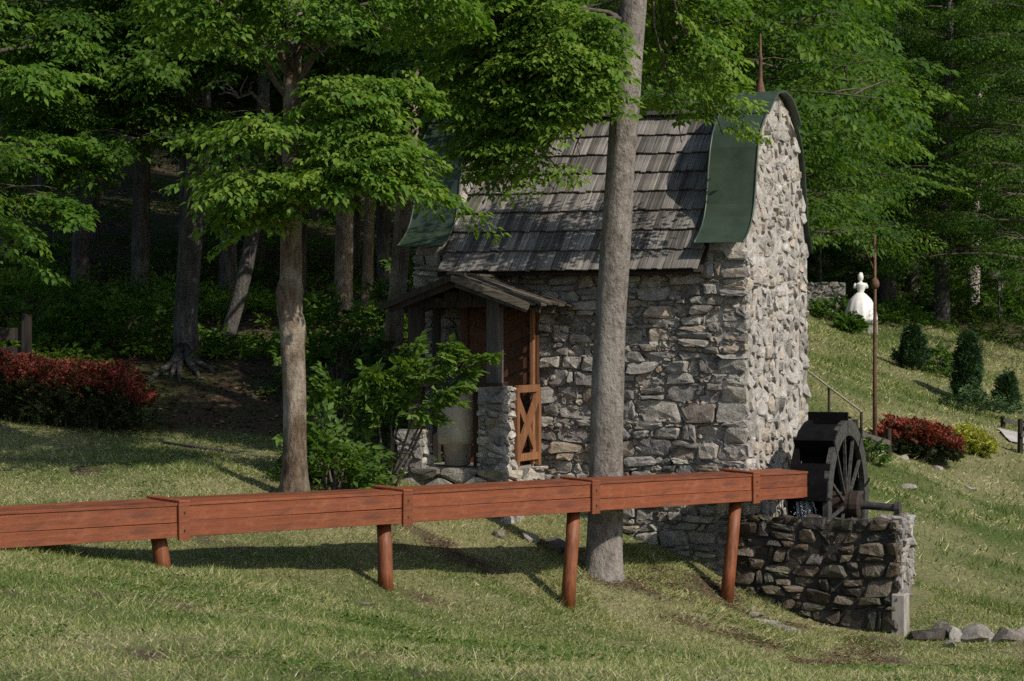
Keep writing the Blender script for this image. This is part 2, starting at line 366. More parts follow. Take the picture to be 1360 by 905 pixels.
# ---------------------------------------------------------------- rubble masonry
def clip_half(poly, p, nrm):
    out = []; n = len(poly)
    for i in range(n):
        a = poly[i]; b = poly[(i+1) % n]
        da = (a[0]-p[0])*nrm[0]+(a[1]-p[1])*nrm[1]; db = (b[0]-p[0])*nrm[0]+(b[1]-p[1])*nrm[1]
        if da <= 0: out.append(a)
        if da*db < 0:
            s = da/(da-db); out.append((a[0]+(b[0]-a[0])*s, a[1]+(b[1]-a[1])*s))
    return out
def rubble_cells(u0, u1, v0, v1, hr, wr, rng, inside=None, aniso=1.5, quoin=0.0):
    seeds = []; v = v0
    while v < v1:
        h = rng.uniform(*hr); u = u0-rng.uniform(0, wr[0])
        while u < u1:
            w = rng.uniform(*wr)*(.75+.5*h/hr[1])
            cu, cv = u+w/2, v+h/2+rng.uniform(-.22, .22)*h
            if w > wr[1]*.6 and h > hr[1]*.6 and rng.random() < .45:
                seeds.append((cu+rng.uniform(-.1,.1)*w, cv-h*.26)); seeds.append((cu+rng.uniform(-.1,.1)*w, cv+h*.26))
            else: seeds.append((cu, cv))
            u += w
        v += h
    seeds = [s for s in seeds if u0-.02 < s[0] < u1+.02 and v0-.02 < s[1] < v1+.02 and (inside is None or inside(*s))]
    if quoin:                             # larger squared blocks up the corner
        seeds = [s for s in seeds if s[0] < u1-quoin*1.05]; v = v0+.1
        while v < v1:
            h = rng.uniform(.17,.36); seeds.append((u1-quoin*rng.uniform(.42,.62), v+h/2)); v += h
    P = np.array(seeds)*np.array([1, aniso]); cells = []
    for i in range(len(P)):
        d = ((P-P[i])**2).sum(1); nb = np.argsort(d)[1:22]
        poly = [(u0, v0*aniso), (u1, v0*aniso), (u1, v1*aniso), (u0, v1*aniso)]
        for j in nb:
            m = (P[i]+P[j])/2; nn = P[j]-P[i]
            poly = clip_half(poly, m, nn)
            if len(poly) < 3: break
        if len(poly) >= 3: cells.append([(p[0], p[1]/aniso) for p in poly])
    return cells
def coursed_cells(u0, u1, v0, v1, hr, wr, rng, quoin=0.0, wave=.05):
    cells = []; lines = [v0]; v = v0
    while v < v1-hr[0]: v += rng.uniform(*hr); lines.append(min(v, v1))
    ph = [(rng.uniform(0,6), rng.uniform(0,6), rng.uniform(1.2,2.6), rng.uniform(3.5,6)) for _ in lines]
    def line(k, u):
        if k == 0 or k == len(lines)-1: return lines[k]
        a, b, f1, f2 = ph[k]; return lines[k]+wave*.6*math.sin(f1*u+a)+wave*.4*math.sin(f2*u+b)
    J = {}
    def jit(k, u): return rng.uniform(-.018, .018)
    k = 0
    while k < len(lines)-1:
        u = u0; h = lines[k+1]-lines[k]; left_lo = u0; left_hi = u0; lj = (0, 0)
        while u < u1-1e-6:
            w = rng.uniform(*wr)*(.7+.6*h/hr[1])
            if quoin and u+w > u1-quoin: w = u1-u if u1-u < quoin*1.25 else u1-quoin*rng.uniform(.75,1.2)-u
            if u+w > u1-wr[0]*.6: w = u1-u
            e = u+w; sl = rng.uniform(-.045,.045) if e < u1-1e-6 else 0
            lo, hi = e-sl, e+sl; m1 = rng.uniform(.3,.7); m2 = rng.uniform(.3,.7)
            g = lambda uu, kk: line(kk, uu)+rng.uniform(-.014,.014)
            lom = left_lo+(lo-left_lo)*m1; him = left_hi+(hi-left_hi)*m2
            P = [(left_lo, line(k,left_lo)), (lom, g(lom,k)), (lo, line(k,lo)), (hi, line(k+1,hi)), (him, g(him,k+1)), (left_hi, line(k+1,left_hi))]
            x = rng.random()
            if x < .20 and h > hr[1]*.55 and w > wr[0]*1.2:                 # two thin slabs, one on the other
                f = rng.uniform(.35,.65); a = (P[0][0]*(1-f)+P[5][0]*f, P[0][1]*(1-f)+P[5][1]*f); b = (P[2][0]*(1-f)+P[3][0]*f, P[2][1]*(1-f)+P[3][1]*f+rng.uniform(-.02,.02))
                cells += [[P[0],P[1],P[2],b,a], [a,b,P[3],P[4],P[5]]]
            elif x < .30 and w > wr[1]*.6:                                   # a big stone with a wedge beside it
                f = rng.uniform(.6,.75); a = (P[0][0]+(P[2][0]-P[0][0])*f, P[0][1]+(P[2][1]-P[0][1])*f); b = (P[5][0]+(P[3][0]-P[5][0])*(f+.15), P[5][1]+(P[3][1]-P[5][1])*(f+.15))
                cells += [[P[0],a,b,P[5]], [a,P[2],P[3],b]]
            else: cells.append(P)
            left_lo, left_hi = lo, hi; u = e
        k += 1
    return cells
def poly_area(p): return abs(sum(p[i][0]*p[(i+1)%len(p)][1]-p[(i+1)%len(p)][0]*p[i][1] for i in range(len(p))))/2
def stone_shape(poly, rng, gap=.012, proud=(.015,.06), back=.06, facet=.35):
    """vertices (u, v, out) and faces of one rough stone filling a cell"""
    n = len(poly); cx = sum(p[0] for p in poly)/n; cy = sum(p[1] for p in poly)/n
    pts = []
    for i in range(n):
        a = poly[i]; b = poly[(i+1) % n]
        if math.hypot(a[0]-b[0], a[1]-b[1]) < .02: continue
        c = rng.uniform(.10, .26)
        pts += [(a[0]*(1-c)+b[0]*c, a[1]*(1-c)+b[1]*c), (a[0]*c+b[0]*(1-c), a[1]*c+b[1]*(1-c))]
    if len(pts) < 5: return None
    if len(pts) > 11:
        k = len(pts)-11; idxs = set(rng.sample(range(len(pts)), k)); pts = [p for i, p in enumerate(pts) if i not in idxs]
    rm = math.sqrt(max(poly_area(poly), 1e-5)/math.pi)
    s = max(.6, 1-gap/rm*rng.uniform(.5, 2.6))
    out = rng.uniform(*proud); tu, tv = rng.gauss(0, facet*.45), rng.gauss(0, facet*.45)
    n = len(pts); vs = []
    for p in pts: vs.append((cx+(p[0]-cx)*s, cy+(p[1]-cy)*s, -back))
    for p in pts:
        du, dv = (p[0]-cx)*s, (p[1]-cy)*s
        vs.append((cx+du+rng.gauss(0,.004), cy+dv+rng.gauss(0,.004), out*.72+(tu*du+tv*dv)*.9+rng.uniform(-.008,.008)))
    q = rng.uniform(.70, .90); ou, ov = rng.uniform(-.12,.12)*rm, rng.uniform(-.12,.12)*rm
    for p in pts:
        du, dv = (p[0]-cx)*s*q+ou, (p[1]-cy)*s*q+ov
        vs.append((cx+du, cy+dv, out+tu*du+tv*dv+rng.uniform(-.010,.012)))
    vs.append((cx+ou, cy+ov, out+rng.uniform(0, .018)))
    fs = []
    for r in (0, 1):
        for i in range(n):
            j = (i+1) % n; fs.append((r*n+i, r*n+j, (r+1)*n+j, (r+1)*n+i))
    for i in range(n): fs.append((2*n+i, 2*n+(i+1) % n, 3*n))
    return vs, fs
def lay_stones(cells, rng, place, mat, parent, keep, name='stone', **kw):
    """place(u,v,o)->xyz; the largest `keep` cells become pieces of their own, the rest one joined piece"""
    order = sorted(range(len(cells)), key=lambda i: -poly_area(cells[i])); rest = MB(); nrest = 0
    for r, i in enumerate(order):
        sh = stone_shape(cells[i], rng, **kw)
        if sh is None: continue
        vs, fs = sh; vs = [place(*v) for v in vs]
        e1 = Vector(vs[fs[0][1]])-Vector(vs[fs[0][0]])
        if r < keep:
            MB().add(vs, fs).build(name, mat, parent)
        else: rest.add(vs, fs); nrest += 1
    if nrest: tag(rest.build('small_stones', mat, parent), kind='stuff')

# ---------------------------------------------------------------- the mill house
TH = R(20)
HC = Vector((2.877, 29.8, 0.0))
def HW(x, y, z): c, s = math.cos(TH), math.sin(TH); return Vector((HC.x+x*c+y*s, HC.y-x*s+y*c, z))
LEN, WID = 4.43, 3.5
house = empty('mill_house', HC, -TH, label='small grey rubble stone mill house with shingle roof and green metal gable copings', cat='house')
PROF = [(0.30,1.78),(4.30,1.78),(4.45,1.72),(4.62,1.60),(4.85,1.49),(5.15,1.42),(5.5,1.34),(5.75,1.22),(5.92,1.05),(6.07,.84),(6.22,.62),(6.34,.38),(6.41,.12),(6.42,.0)]
def hw(z):
    for (z0, a), (z1, b) in zip(PROF, PROF[1:]):
        if z <= z1: return a+(b-a)*(z-z0)/(z1-z0)
    return 0
def gable_mesh(x0, x1, inset=0.0, z0=-.2):
    pr = [(1.75-hw(max(z, .31))+inset, z) for z, _ in PROF]; pr[0] = (pr[0][0], z0)
    pl = pr+[(3.5-y, z) for y, z in reversed(pr[:-1])]
    n = len(pl); mb = MB()
    mb.add([(x0, y, z) for y, z in pl]+[(x1, y, z) for y, z in pl],
           [(i, (i+1) % n, n+(i+1) % n, n+i)[::-1] for i in range(n)]+[tuple(range(n)), tuple(range(2*n-1, n-1, -1))])
    return mb
rng = random.Random(11)
# front wall
fw = MB().box((-LEN/2, .25, 2.0), (LEN-.06, .44, 4.6)).build('front_wall', M['mortar'], house)
cells = coursed_cells(-LEN, .045, -.15, 4.32, (.085,.215), (.15,.46), rng, quoin=.34)
lay_stones(cells, rng, lambda u, v, o: (u, .0-o, v), M['stone'], fw, 225, gap=.010, proud=(-.025,.075), facet=.36)
chips = rubble_cells(-LEN+.02, .0, -.15, 4.3, (.04,.10), (.06,.18), rng, aniso=1.3)
lay_stones(chips, rng, lambda u, v, o: (u, .022-o, v), M['stone'], fw, 0, gap=.006, proud=(-.01,.035), facet=.5)
# right gable wall
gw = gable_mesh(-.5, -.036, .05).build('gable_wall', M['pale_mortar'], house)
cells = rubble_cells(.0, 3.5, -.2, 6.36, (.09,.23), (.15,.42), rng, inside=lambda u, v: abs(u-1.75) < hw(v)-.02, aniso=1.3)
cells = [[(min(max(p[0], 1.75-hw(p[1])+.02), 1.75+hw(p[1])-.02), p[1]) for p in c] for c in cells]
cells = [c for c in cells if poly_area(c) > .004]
lay_stones(cells, rng, lambda u, v, o: (-.03+o, u, v), M['sunlit_stone'], gw, 75, gap=.015, proud=(-.012,.042), facet=.36)
# rest of the shell
MB().box((-LEN/2, 3.25, 2.0), (LEN-.06, .44, 4.6)).build('back_wall', M['mortar'], house)
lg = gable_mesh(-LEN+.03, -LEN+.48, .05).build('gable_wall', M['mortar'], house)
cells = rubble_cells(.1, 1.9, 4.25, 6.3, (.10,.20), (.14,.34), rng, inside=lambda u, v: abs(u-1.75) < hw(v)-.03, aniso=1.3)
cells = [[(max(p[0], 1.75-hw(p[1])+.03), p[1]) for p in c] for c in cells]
lay_stones([c for c in cells if poly_area(c) > .004], rng, lambda u, v, o: (-LEN+.50+o*.6, u, v), M['sunlit_stone'], lg, 0, gap=.013, proud=(.0,.05), facet=.5)
# copings: a bent green sheet over the front half and another over the back half, with a cap
def coping(x0, x1):
    zs = [4.38,4.43,4.50,4.60,4.72,4.88,5.1,5.35,5.6,5.78,5.92,6.05,6.16]
    for sgn in (-1, 1):
        ln = []
        for i, z in enumerate(zs):
            off = .05+(.30,.22,.14,.075,.03,.01)[i]*(1 if sgn < 0 else .25) if i < 6 else .05
            ln.append((1.75+sgn*(hw(z)+off), z+.02))
        n = len(ln); vs = []; th = .014
        xe = x1 if sgn < 0 or x1 < -1 else .012
        for y, z in ln: vs += [(x0, y, z), (xe, y, z)]
        for y, z in ln: vs += [(x0, y-sgn*th, z-.004), (xe, y-sgn*th, z-.004)]
        fs = []
        m = 2*n
        for i in range(n-1):
            a = 2*i; fs += [(a, a+1, a+3, a+2), (m+a, m+a+2, m+a+3, m+a+1), (a, a+2, m+a+2, m+a), (a+1, m+a+1, m+a+3, a+3)]
        fs += [(0, m, m+1, 1), (m-2, m-1, 2*m-1, 2*m-2)]
        # folded edges
        c = MB().add(vs, fs)
        c.build('coping_sheet', M['green_metal'], house, smooth=False)
        for x in (x0, xe):
            e = MB()
            pts = [(x, y+sgn*.004, z) for y, z in ln]
            e.tube(pts, [.013]*n, 6); e.build('coping_edge', M['green_metal'], house, smooth=True)
    ln = [(1.75+hw(z)*s+.05*s, z+.035) for s, z in [(-1,6.05),(-1,6.17),(-1,6.27),(-1,6.34),(-1,6.38),(0,6.41),(1,6.38),(1,6.34),(1,6.27),(1,6.17),(1,6.05)]]
    n = len(ln); vs = []
    for y, z in ln: vs += [(x0-.025, y, z), (x1+.03, y, z)]
    for y, z in ln: vs += [(x0-.025, 1.75+(y-1.75)*.97, z-.02), (x1+.03, 1.75+(y-1.75)*.97, z-.02)]
    m = 2*n; fs = []
    for i in range(n-1):
        a = 2*i; fs += [(a, a+1, a+3, a+2), (m+a, m+a+2, m+a+3, m+a+1), (a, a+2, m+a+2, m+a), (a+1, m+a+1, m+a+3, a+3)]
    fs += [(0, m, m+1, 1), (m-2, m-1, 2*m-1, 2*m-2)]
    MB().add(vs, fs).build('coping_cap', M['green_metal'], house)
coping(-.56, .06); coping(-LEN-.08, -LEN+.54)
fin = MB().tube([(-.25,1.75,6.36),(-.25,1.75,6.44),(-.25,1.75,6.50),(-.25,1.75,6.60),(-.25,1.75,6.66),(-.25,1.75,6.85),(-.25,1.75,6.88),(-.25,1.75,6.92),(-.25,1.75,7.2)],
                [.075,.065,.05,.028,.026,.022,.034,.018,.010], 10)
fin.build('finial', M['rust'], house, smooth=True)
# roof: deck and single shingles
E0 = Vector((0, -.37, 4.08)); E1 = Vector((0, 1.75, 6.16))
sl = (E1-E0); SLEN = sl.length; su = sl.normalized(); sn = Vector((0, -su.z, su.y))
dk = MB()
for sgn in (-1, 1):
    f = lambda y: y if sgn < 0 else 3.5-y
    a0 = E0-sn*.05; a1 = E1-sn*.05; b0 = a0-sn*.04; b1 = a1-sn*.04
    vs = [(x, f(p.y), p.z) for x in (-LEN+.47, -.47) for p in (a0, a1, b1, b0)]
    dk.add(vs, [(0,1,2,3),(7,6,5,4),(0,4,5,1),(1,5,6,2),(2,6,7,3),(3,7,4,0)])
deck = dk.build('roof_deck', M['dark_wood'], house)
rng = random.Random(5)
NC = 8; cl = SLEN/NC
X0, X1 = -LEN+.50, -.50
for k in range(NC):
    x = X0
    while x < X1-.03:
        w = min(rng.uniform(.060,.122), X1-x)
        L = cl*1.28; s0 = k*cl-.02+rng.uniform(-.012,.012)
        lift = .019+rng.uniform(-.004,.006); th = rng.uniform(.011,.019)
        p0 = su*s0+sn*lift; p1 = su*(s0+L)+sn*(-.02)
        M3 = Matrix(((1,0,0), su, sn)).transposed()
        mb = MB(); d = (p1-p0); ln_ = d.length
        dn = d.normalized(); nn = Vector((1,0,0)).cross(dn); nn = nn if nn.z > 0 else -nn
        Mx = Matrix(((1,0,0), dn, nn)).transposed()
        mb.box((0,0,0), (w-.006, ln_, th))
        o = mb.build('shingle', M['shingle'], deck)
        o.matrix_local = Matrix.Translation(E0+(p0+p1)/2+Vector((x+w/2, 0, 0))) @ Mx.to_4x4() @ Matrix.Rotation(rng.gauss(0, .012), 4, 'Z')
        x += w
for s in (-1, 1):
    pass
MB().bar((-LEN+.48,1.75,6.21), (-.48,1.75,6.21), .16, .05).build('ridge_board', M['shingle'], house)
# door and window wall inside the porch
door = MB().box((-3.18, -.10, 2.62), (.86, .05, 1.98)).build('door', M['door_wood'], house)
for k in range(9):
    z = 1.78+k*.2
    for sgn in (-1, 1):
        MB().bar((-3.18+sgn*.02, -.135, z), (-3.18+sgn*.40, -.135, z+.16), .02, .13, up=(0,0,1)).build('door_plank', M['door_wood'], door)
for x in (-3.66, -2.72):
    MB().box((x, -.11, 2.64), (.10, .10, 2.04)).build('door_jamb', M['door_wood'], house)
MB().box((-3.19, -.11, 3.70), (1.06, .10, .10)).build('door_lintel', M['door_wood'], house)
MB().tube([(-2.86,-.16,2.58),(-2.86,-.23,2.58),(-2.99,-.23,2.585)], [.015,.014,.012], 8).build('door_handle', M['plaster'], door)

# ---------------------------------------------------------------- the porch
porch = empty('porch', HC, -TH, label='dark timber porch on stone pillars with a plank gable roof', cat='porch')
rng = random.Random(21)
def pillar(x0, x1, y0, y1, z0, z1, mat='stone'):
    core = MB().box(((x0+x1)/2, (y0+y1)/2, (z0+z1)/2), (x1-x0-.05, y1-y0-.05, z1-z0)).build('stone_pillar', M['mortar'], porch)
    c = rubble_cells(x0, x1, z0, z1, (.08,.16), (.12,.26), rng, aniso=1.3)
    lay_stones(c, rng, lambda u, v, o: (u, y0+.02-o, v), M['stone'], core, 60, gap=.01, proud=(0,.045), facet=.5)
    c = rubble_cells(y0, y1, z0, z1, (.08,.15), (.12,.24), rng, aniso=1.3)
    lay_stones(c, rng, lambda u, v, o: (x1-.02+o, u, v), M['sunlit_stone'], core, 40, gap=.01, proud=(0,.04), facet=.5)
pillar(-3.04, -2.66, -1.36, -1.0, .95, 2.64)
pillar(-4.10, -3.74, -1.36, -1.0, .95, 2.10)
# plinth of larger stones with the floor slab on top
pl = MB().box((-3.38, -.66, 1.2), (1.36, 1.3, .76)).build('plinth', M['mortar'], porch)
c = rubble_cells(-4.12, -2.62, .75, 1.64, (.15,.27), (.24,.50), rng, aniso=1.3)
lay_stones(c, rng, lambda u, v, o: (u, -1.38-o, v), M['rock'], pl, 60, gap=.014, proud=(.0,.12), facet=.8)
c = rubble_cells(-1.36, -.02, .55, 1.62, (.13,.24), (.2,.42), rng, aniso=1.3)
lay_stones(c, rng, lambda u, v, o: (-2.66+o, u, v), M['sunlit_stone'], pl, 40, gap=.014, proud=(.0,.09), facet=.7)
MB().box((-3.38, -.64, 1.612), (1.34, 1.24, .05)).build('floor_slab', M['mortar'], porch)
# round plastered column, board beside the pillar, rail
MB().lathe([(.10,1.64),(.16,1.66),(.17,1.90),(.245,1.93),(.25,2.02),(.25,2.55),(.24,2.60)], 22, (-3.42, -1.0, 0)).build('plaster_column', M['plaster'], porch, smooth=True)
MB().box((-3.10, -1.12, 2.10), (.10, .06, .94)).build('upright_board', M['door_wood'], porch)
MB().box((-3.34, -1.24, 2.655), (1.16, .20, .05)).build('rail_board', M['dark_wood'], porch, bevel=.006)
for x, y, z0, m, w in ((-2.86, -1.17, 2.64, 'grey_post', .17), (-3.90, -1.17, 2.10, 'dark_wood', .17), (-2.70, -.24, 1.64, 'gate_wood', .06), (-4.0, -.24, 1.64, 'dark_wood', .09)):
    MB().box((x, y, (z0+3.74)/2), (w, w, 3.74-z0)).build('post', M[m], porch, bevel=.01)
# braces and plates
MB().bar((-4.05,-1.17,3.66), (-2.33,-1.17,3.66), .12, .11).build('front_beam', M['dark_wood'], porch)
for x in (-2.52, -3.96): MB().bar((x,-1.62,3.68), (x,-.06,3.68), .10, .10).build('wall_plate', M['dark_wood'], porch)
# gate on the right side: frame, crossed boards and a back panel
gate = empty('gate'); gate.parent = porch
GXp = -2.66
for y in (-.93, -.13): MB().box((GXp, y, 2.12), (.05, .09, .98)).build('gate_stile', M['gate_wood'], gate)
for z in (1.75, 2.60): MB().bar((GXp-.005, -.93, z), (GXp-.005, -.13, z), .055, .09).build('gate_rail', M['gate_wood'], gate)
MB().bar((GXp+.006,-.90,1.82), (GXp+.006,-.16,2.53), .035, .13).build('gate_brace', M['gate_wood'], gate)
MB().bar((GXp-.03,-.90,2.53), (GXp-.03,-.16,1.82), .03, .13).build('gate_brace', M['gate_wood'], gate)
# roof boards
RX, RZ = -3.22, 3.97; Yf, Yb = -1.72, -.03
for side, ex, ez in ((1, -2.22, 3.63), (-1, -4.16, 3.63)):
    nb = 9; y = Yf
    for k in range(nb):
        w = (Yb-Yf)/nb
        a = Vector((RX, y+w/2, RZ)); b = Vector((ex+rng.uniform(-.03,.03), y+w/2, ez+rng.uniform(-.01,.01)))
        up = Vector((0,0,.03 if k % 2 else 0.008))
        MB().bar(a+up, b+up, w*1.06, .024).build('roof_board', M['porch_board'], porch)
        y += w
    for yy in (Yf+.12, Yf+.62, Yf+1.15, Yb-.1):
        a = Vector((RX, yy, RZ-.07)); b = Vector((ex-side*.07, yy, ez-.045))
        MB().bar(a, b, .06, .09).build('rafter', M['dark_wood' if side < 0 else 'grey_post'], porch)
    a = Vector((RX, Yf-.012, RZ-.01)); b = Vector((ex, Yf-.012, ez-.03))
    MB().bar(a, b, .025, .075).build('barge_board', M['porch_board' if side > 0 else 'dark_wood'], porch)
MB().bar((RX, Yf-.03, RZ+.045), (RX, Yb, RZ+.045), .09, .03).build('ridge_cap', M['porch_board'], porch)
# vertical boarding that closes the porch's gable end
for k in range(9):
    x = -4.0+k*.195
    top = RZ-.08-(abs(x-RX)/.97)*.42
    if top-3.60 > .06: MB().box((x, -1.24, (3.68+top)/2), (.18, .025, max(.05, top-3.68))).build('gable_board', M['dark_wood'], porch)

# ---------------------------------------------------------------- wheel pit
pit = empty('wheel_pit', HC, -TH, label='low wet dark stone wheel pit beside the pale gable', cat='stone wall')
rng = random.Random(33)
PX0, PX1, PZ0, PZ1 = -.12, 1.92, -.55, 1.0
core = MB().box(((PX0+PX1)/2, .04, (PZ0+PZ1)/2-.02), (PX1-PX0-.06, .36, PZ1-PZ0)).build('front_wall', M['wet_mortar'], pit)
cells = coursed_cells(PX0, PX1+.02, PZ0, PZ1+.06, (.08,.19), (.10,.32), rng, wave=.07)
lay_stones(cells, rng, lambda u, v, o: (u, -.14-o, v), M['wet_stone'], core, 190, gap=.011, proud=(-.01,.09), facet=.5)
cells = rubble_cells(PX0, PX1, -.15, .24, (.14,.22), (.16,.36), rng, aniso=1.0)
lay_stones(cells, rng, lambda u, v, o: (u, v, PZ1-.02+o), M['wet_stone'], core, 60, gap=.012, proud=(.0,.07), facet=.5)
# right return wall leans inwards towards the back
def rw(y): return PX1-.0-.11*y
rc = MB()
vs = [(PX1-.42, .22, PZ0),(PX1-.03, -.10, PZ0),(rw(2.1)-.03, 2.1, PZ0),(rw(2.1)-.42, 2.1, PZ0)]
rc.add([(*v[:2], PZ0) for v in vs]+[(*v[:2], .95) for v in vs], [(3,2,1,0),(4,5,6,7),(0,1,5,4),(1,2,6,5),(2,3,7,6),(3,0,4,7)])
rcore = rc.build('side_wall', M['mortar'], pit)
cells = rubble_cells(-.14, 2.1, .02, .98, (.10,.22), (.15,.36), rng, aniso=1.25)
lay_stones(cells, rng, lambda u, v, o: (rw(u)-.02+o, u, v), M['stone'], rcore, 60, gap=.010, proud=(-.01,.05), facet=.4)
cells = rubble_cells(PX1-.42, PX1, .26, 2.0, (.16,.26), (.16,.30), rng, aniso=1.0)
lay_stones(cells, rng, lambda u, v, o: (u-.11*v, v, .93+o), M['rock'], rcore, 40, gap=.012, proud=(.0,.05), facet=.5)
MB().box((PX1+.01, -.06, -.22), (.18, .30, .76), taper=.06).build('concrete_footing', M['concrete'], pit, bevel=.015)
MB().box((.8, 2.35, .2), (1.6, .4, 1.3)).build('back_wall', M['wet_mortar'], pit)
pw = MB().box((.75, 1.15, -.1), (1.35, 1.75, .04)).build('pit_water', M['pool'], pit)

# ---------------------------------------------------------------- water wheel
WY, WZ = 1.75, 1.08
wheel = empty('water_wheel', HW(.66, WY, WZ), -TH-R(1.5), label='wet black timber water wheel with spokes and paddles', cat='water wheel')
RO, RI = 1.10, .90
def ring(x0, x1, ro, ri, n=48):
    vs = []; fs = []
    for j in range(n):
        th = 2*math.pi*j/n; c, s = math.sin(th), math.cos(th); jj = 1+.006*math.sin(j*7.3)
        vs += [(x0, ro*jj*c, ro*jj*s), (x1, ro*jj*c, ro*jj*s), (x1, ri*c, ri*s), (x0, ri*c, ri*s)]
    for j in range(n):
        a = 4*j; b = 4*((j+1) % n)
        for k in range(4): fs.append((a+k, a+(k+1) % 4, b+(k+1) % 4, b+k))
    return MB().add(vs, fs)
ring(.19, .26, RO, RI).build('rim', M['mossy_wet'], wheel)
ring(-.26, -.19, RO, RI).build('rim', M['wet_wood'], wheel)
ring(-.18, .18, .92, .88).build('sole_ring', M['wet_wood'], wheel)
for k in range(9):
    th = 2*math.pi*k/9+.05
    rd = Vector((0, -math.sin(th), math.cos(th))); tg = Vector((1, 0, 0))
    MB().bar(rd*.90, rd*1.20, .52, .05, up=rd.cross(tg)).build('paddle', M['wet_wood'], wheel)
    for dt in (.11, .32):
        t2 = th-dt; r2 = Vector((0, -math.sin(t2), math.cos(t2))); g2 = Vector((0, math.cos(t2), math.sin(t2)))
        MB().bar(r2*(1.15-dt*.2)-g2*.115, r2*(1.15-dt*.2)+g2*.115, .50, .03, up=r2).build('bucket_board', M['wet_wood'], wheel)
for xx in (.225, -.225):
    for k in range(12):
        th = 2*math.pi*k/12+.13
        rd = Vector((0, -math.sin(th), math.cos(th)))
        MB().bar(Vector((xx,0,0))+rd*.12, Vector((xx,0,0))+rd*.90, .035, .035, up=(1,0,0)).build('spoke', M['mossy_wet'], wheel)
MB().lathe([(.15,-.32),(.18,-.30),(.18,.28),(.19,.30),(.19,.40),(.14,.42)], 18).build('hub', M['hub'], wheel, smooth=False).rotation_euler = (0, R(90), 0)
MB().tube([(-.60,0,0),(.5,0,0),(.90,0,-.02)], [.05,.05,.05], 12).build('axle', M['iron'], wheel)
MB().tube([(.86,0,-.02),(.93,0,-.02)], [.085,.085], 12).build('axle_collar', M['iron'], wheel)

# ---------------------------------------------------------------- flume
def FP(k, s=0.0, z=0.0):                # along the flume, sideways to the back, up from its top front edge
    d = Vector((2.026, 2.153, 0)).normalized(); n = Vector((-d.y, d.x, 0))
    p = Vector((-3.152+2.026*k, 22.9+2.153*k, 1.640-.028*k)); return p+n*s+Vector((0,0,z))
flume = empty('wooden_flume', (FP(0).x, FP(0).y, g1(FP(0).x, FP(0).y)), 0, label='long red-brown painted plank water flume on round posts', cat='flume')
FB = Vector(flume.location)
FW, FH = .44, .305
rng = random.Random(8)
FDIR = Vector((2.026, 2.153, -.028)).normalized()
FSID = Vector((-FDIR.y, FDIR.x, 0)).normalized(); FUP = FDIR.cross(FSID)
FM = Matrix((FDIR, FSID, FUP)).transposed().to_4x4()
def fbox(name, k0, k1, s0, s1, z0, z1, mat, parent, tilt=0.0):
    a, b = FP(k0), FP(k1); L = (b-a).length; mid = (a+b)/2+FSID*((s0+s1)/2)+FUP*((z0+z1)/2)-FB
    me = MB().box((0,0,0), (L, s1-s0, z1-z0)).mesh(name)
    bm = bmesh.new(); bm.from_mesh(me); bmesh.ops.bevel(bm, geom=bm.edges[:], offset=.0035, segments=1, affect='EDGES'); bm.to_mesh(me); bm.free()
    o = mobj(name, me, mat, parent)
    o.matrix_local = Matrix.Translation(mid) @ FM @ Matrix.Rotation(tilt, 4, 'X') @ Matrix.Rotation(rng.gauss(0, .0012 if L > 1 else .012), 4, 'Y')
    return o
segs = [(-2.1,-1.002),(-1.0,-.002),(0,.998),(1.0,1.998),(2.0,2.998),(3.0,3.375)]
for i, (k0, k1) in enumerate(segs):
    sp = .155+rng.uniform(-.012,.012); z1 = -.006; j = rng.uniform(-.004,.004)
    fbox('side_plank', k0+.002, k1, j, .035+j, z1-sp, z1, M['red'], flume)
    fbox('side_plank', k0+.004, k1, -.003+j, .032+j, -FH, z1-sp-.004, M['red'], flume)
    fbox('back_plank', k0, k1, FW-.035, FW, -FH, -.006, M['red'], flume)
    fbox('bottom_plank', k0, k1, .035, FW-.035, -FH+.01, -FH+.045, M['red'], flume)
    fbox('lid_plank', k0, k1, -.012, FW*.52, .0, .028, M['red'], flume, tilt=.05)
    fbox('lid_plank', k0, k1, FW*.525, FW+.012, .012, .038, M['red'], flume, tilt=.05)
for k in (-1.0, 0, 1, 2, 3):
    w = .037
    fbox('collar', k-w*.1-.005, k+w, -.032, -.004, -FH-.03, .02, M['red'], flume)
    fbox('collar', k-w*.1-.005, k+w, -.03, FW*.55, .029, .052, M['red'], flume, tilt=.05)
    fbox('collar', k-w*.1-.005, k+w, FW*.50, FW+.03, .042, .064, M['red'], flume, tilt=.05)
for k in (-1.0, 0, 1, 2, 3):
    for z in (-.07, -.24):
        c0 = FP(k+.014, -.032, z)-FB; MB().tube([c0+FSID*.004, c0-FSID*.010], [.013,.011], 8).build('bolt_head', M['iron'], flume)
for k, (bx, by, Yb_) in {-1: (None,)*3, 0: (217,758,22.95), 1: (513,792,25.0), 2: (754,808,27.1), 3: (965,803,29.2)}.items():
    top = FP(k-.035, FW*.42, -FH+.0)
    if bx is None: bot = Vector((top.x, top.y, g1(top.x, top.y)-.1))
    else:
        bot = W(bx, by, Yb_); bot.z = min(bot.z, g1(bot.x, bot.y)-.05)
    pts = [bot+(top-bot)*t-FB for t in (0, .33, .66, 1)]
    MB().tube(pts, [.082,.080,.077,.074], 16, fn=lambda i, th, p: 1+.05*math.sin(3*th+i*1.7)+.03*math.sin(7*th)).build('post', M['red_post'], flume, smooth=True)

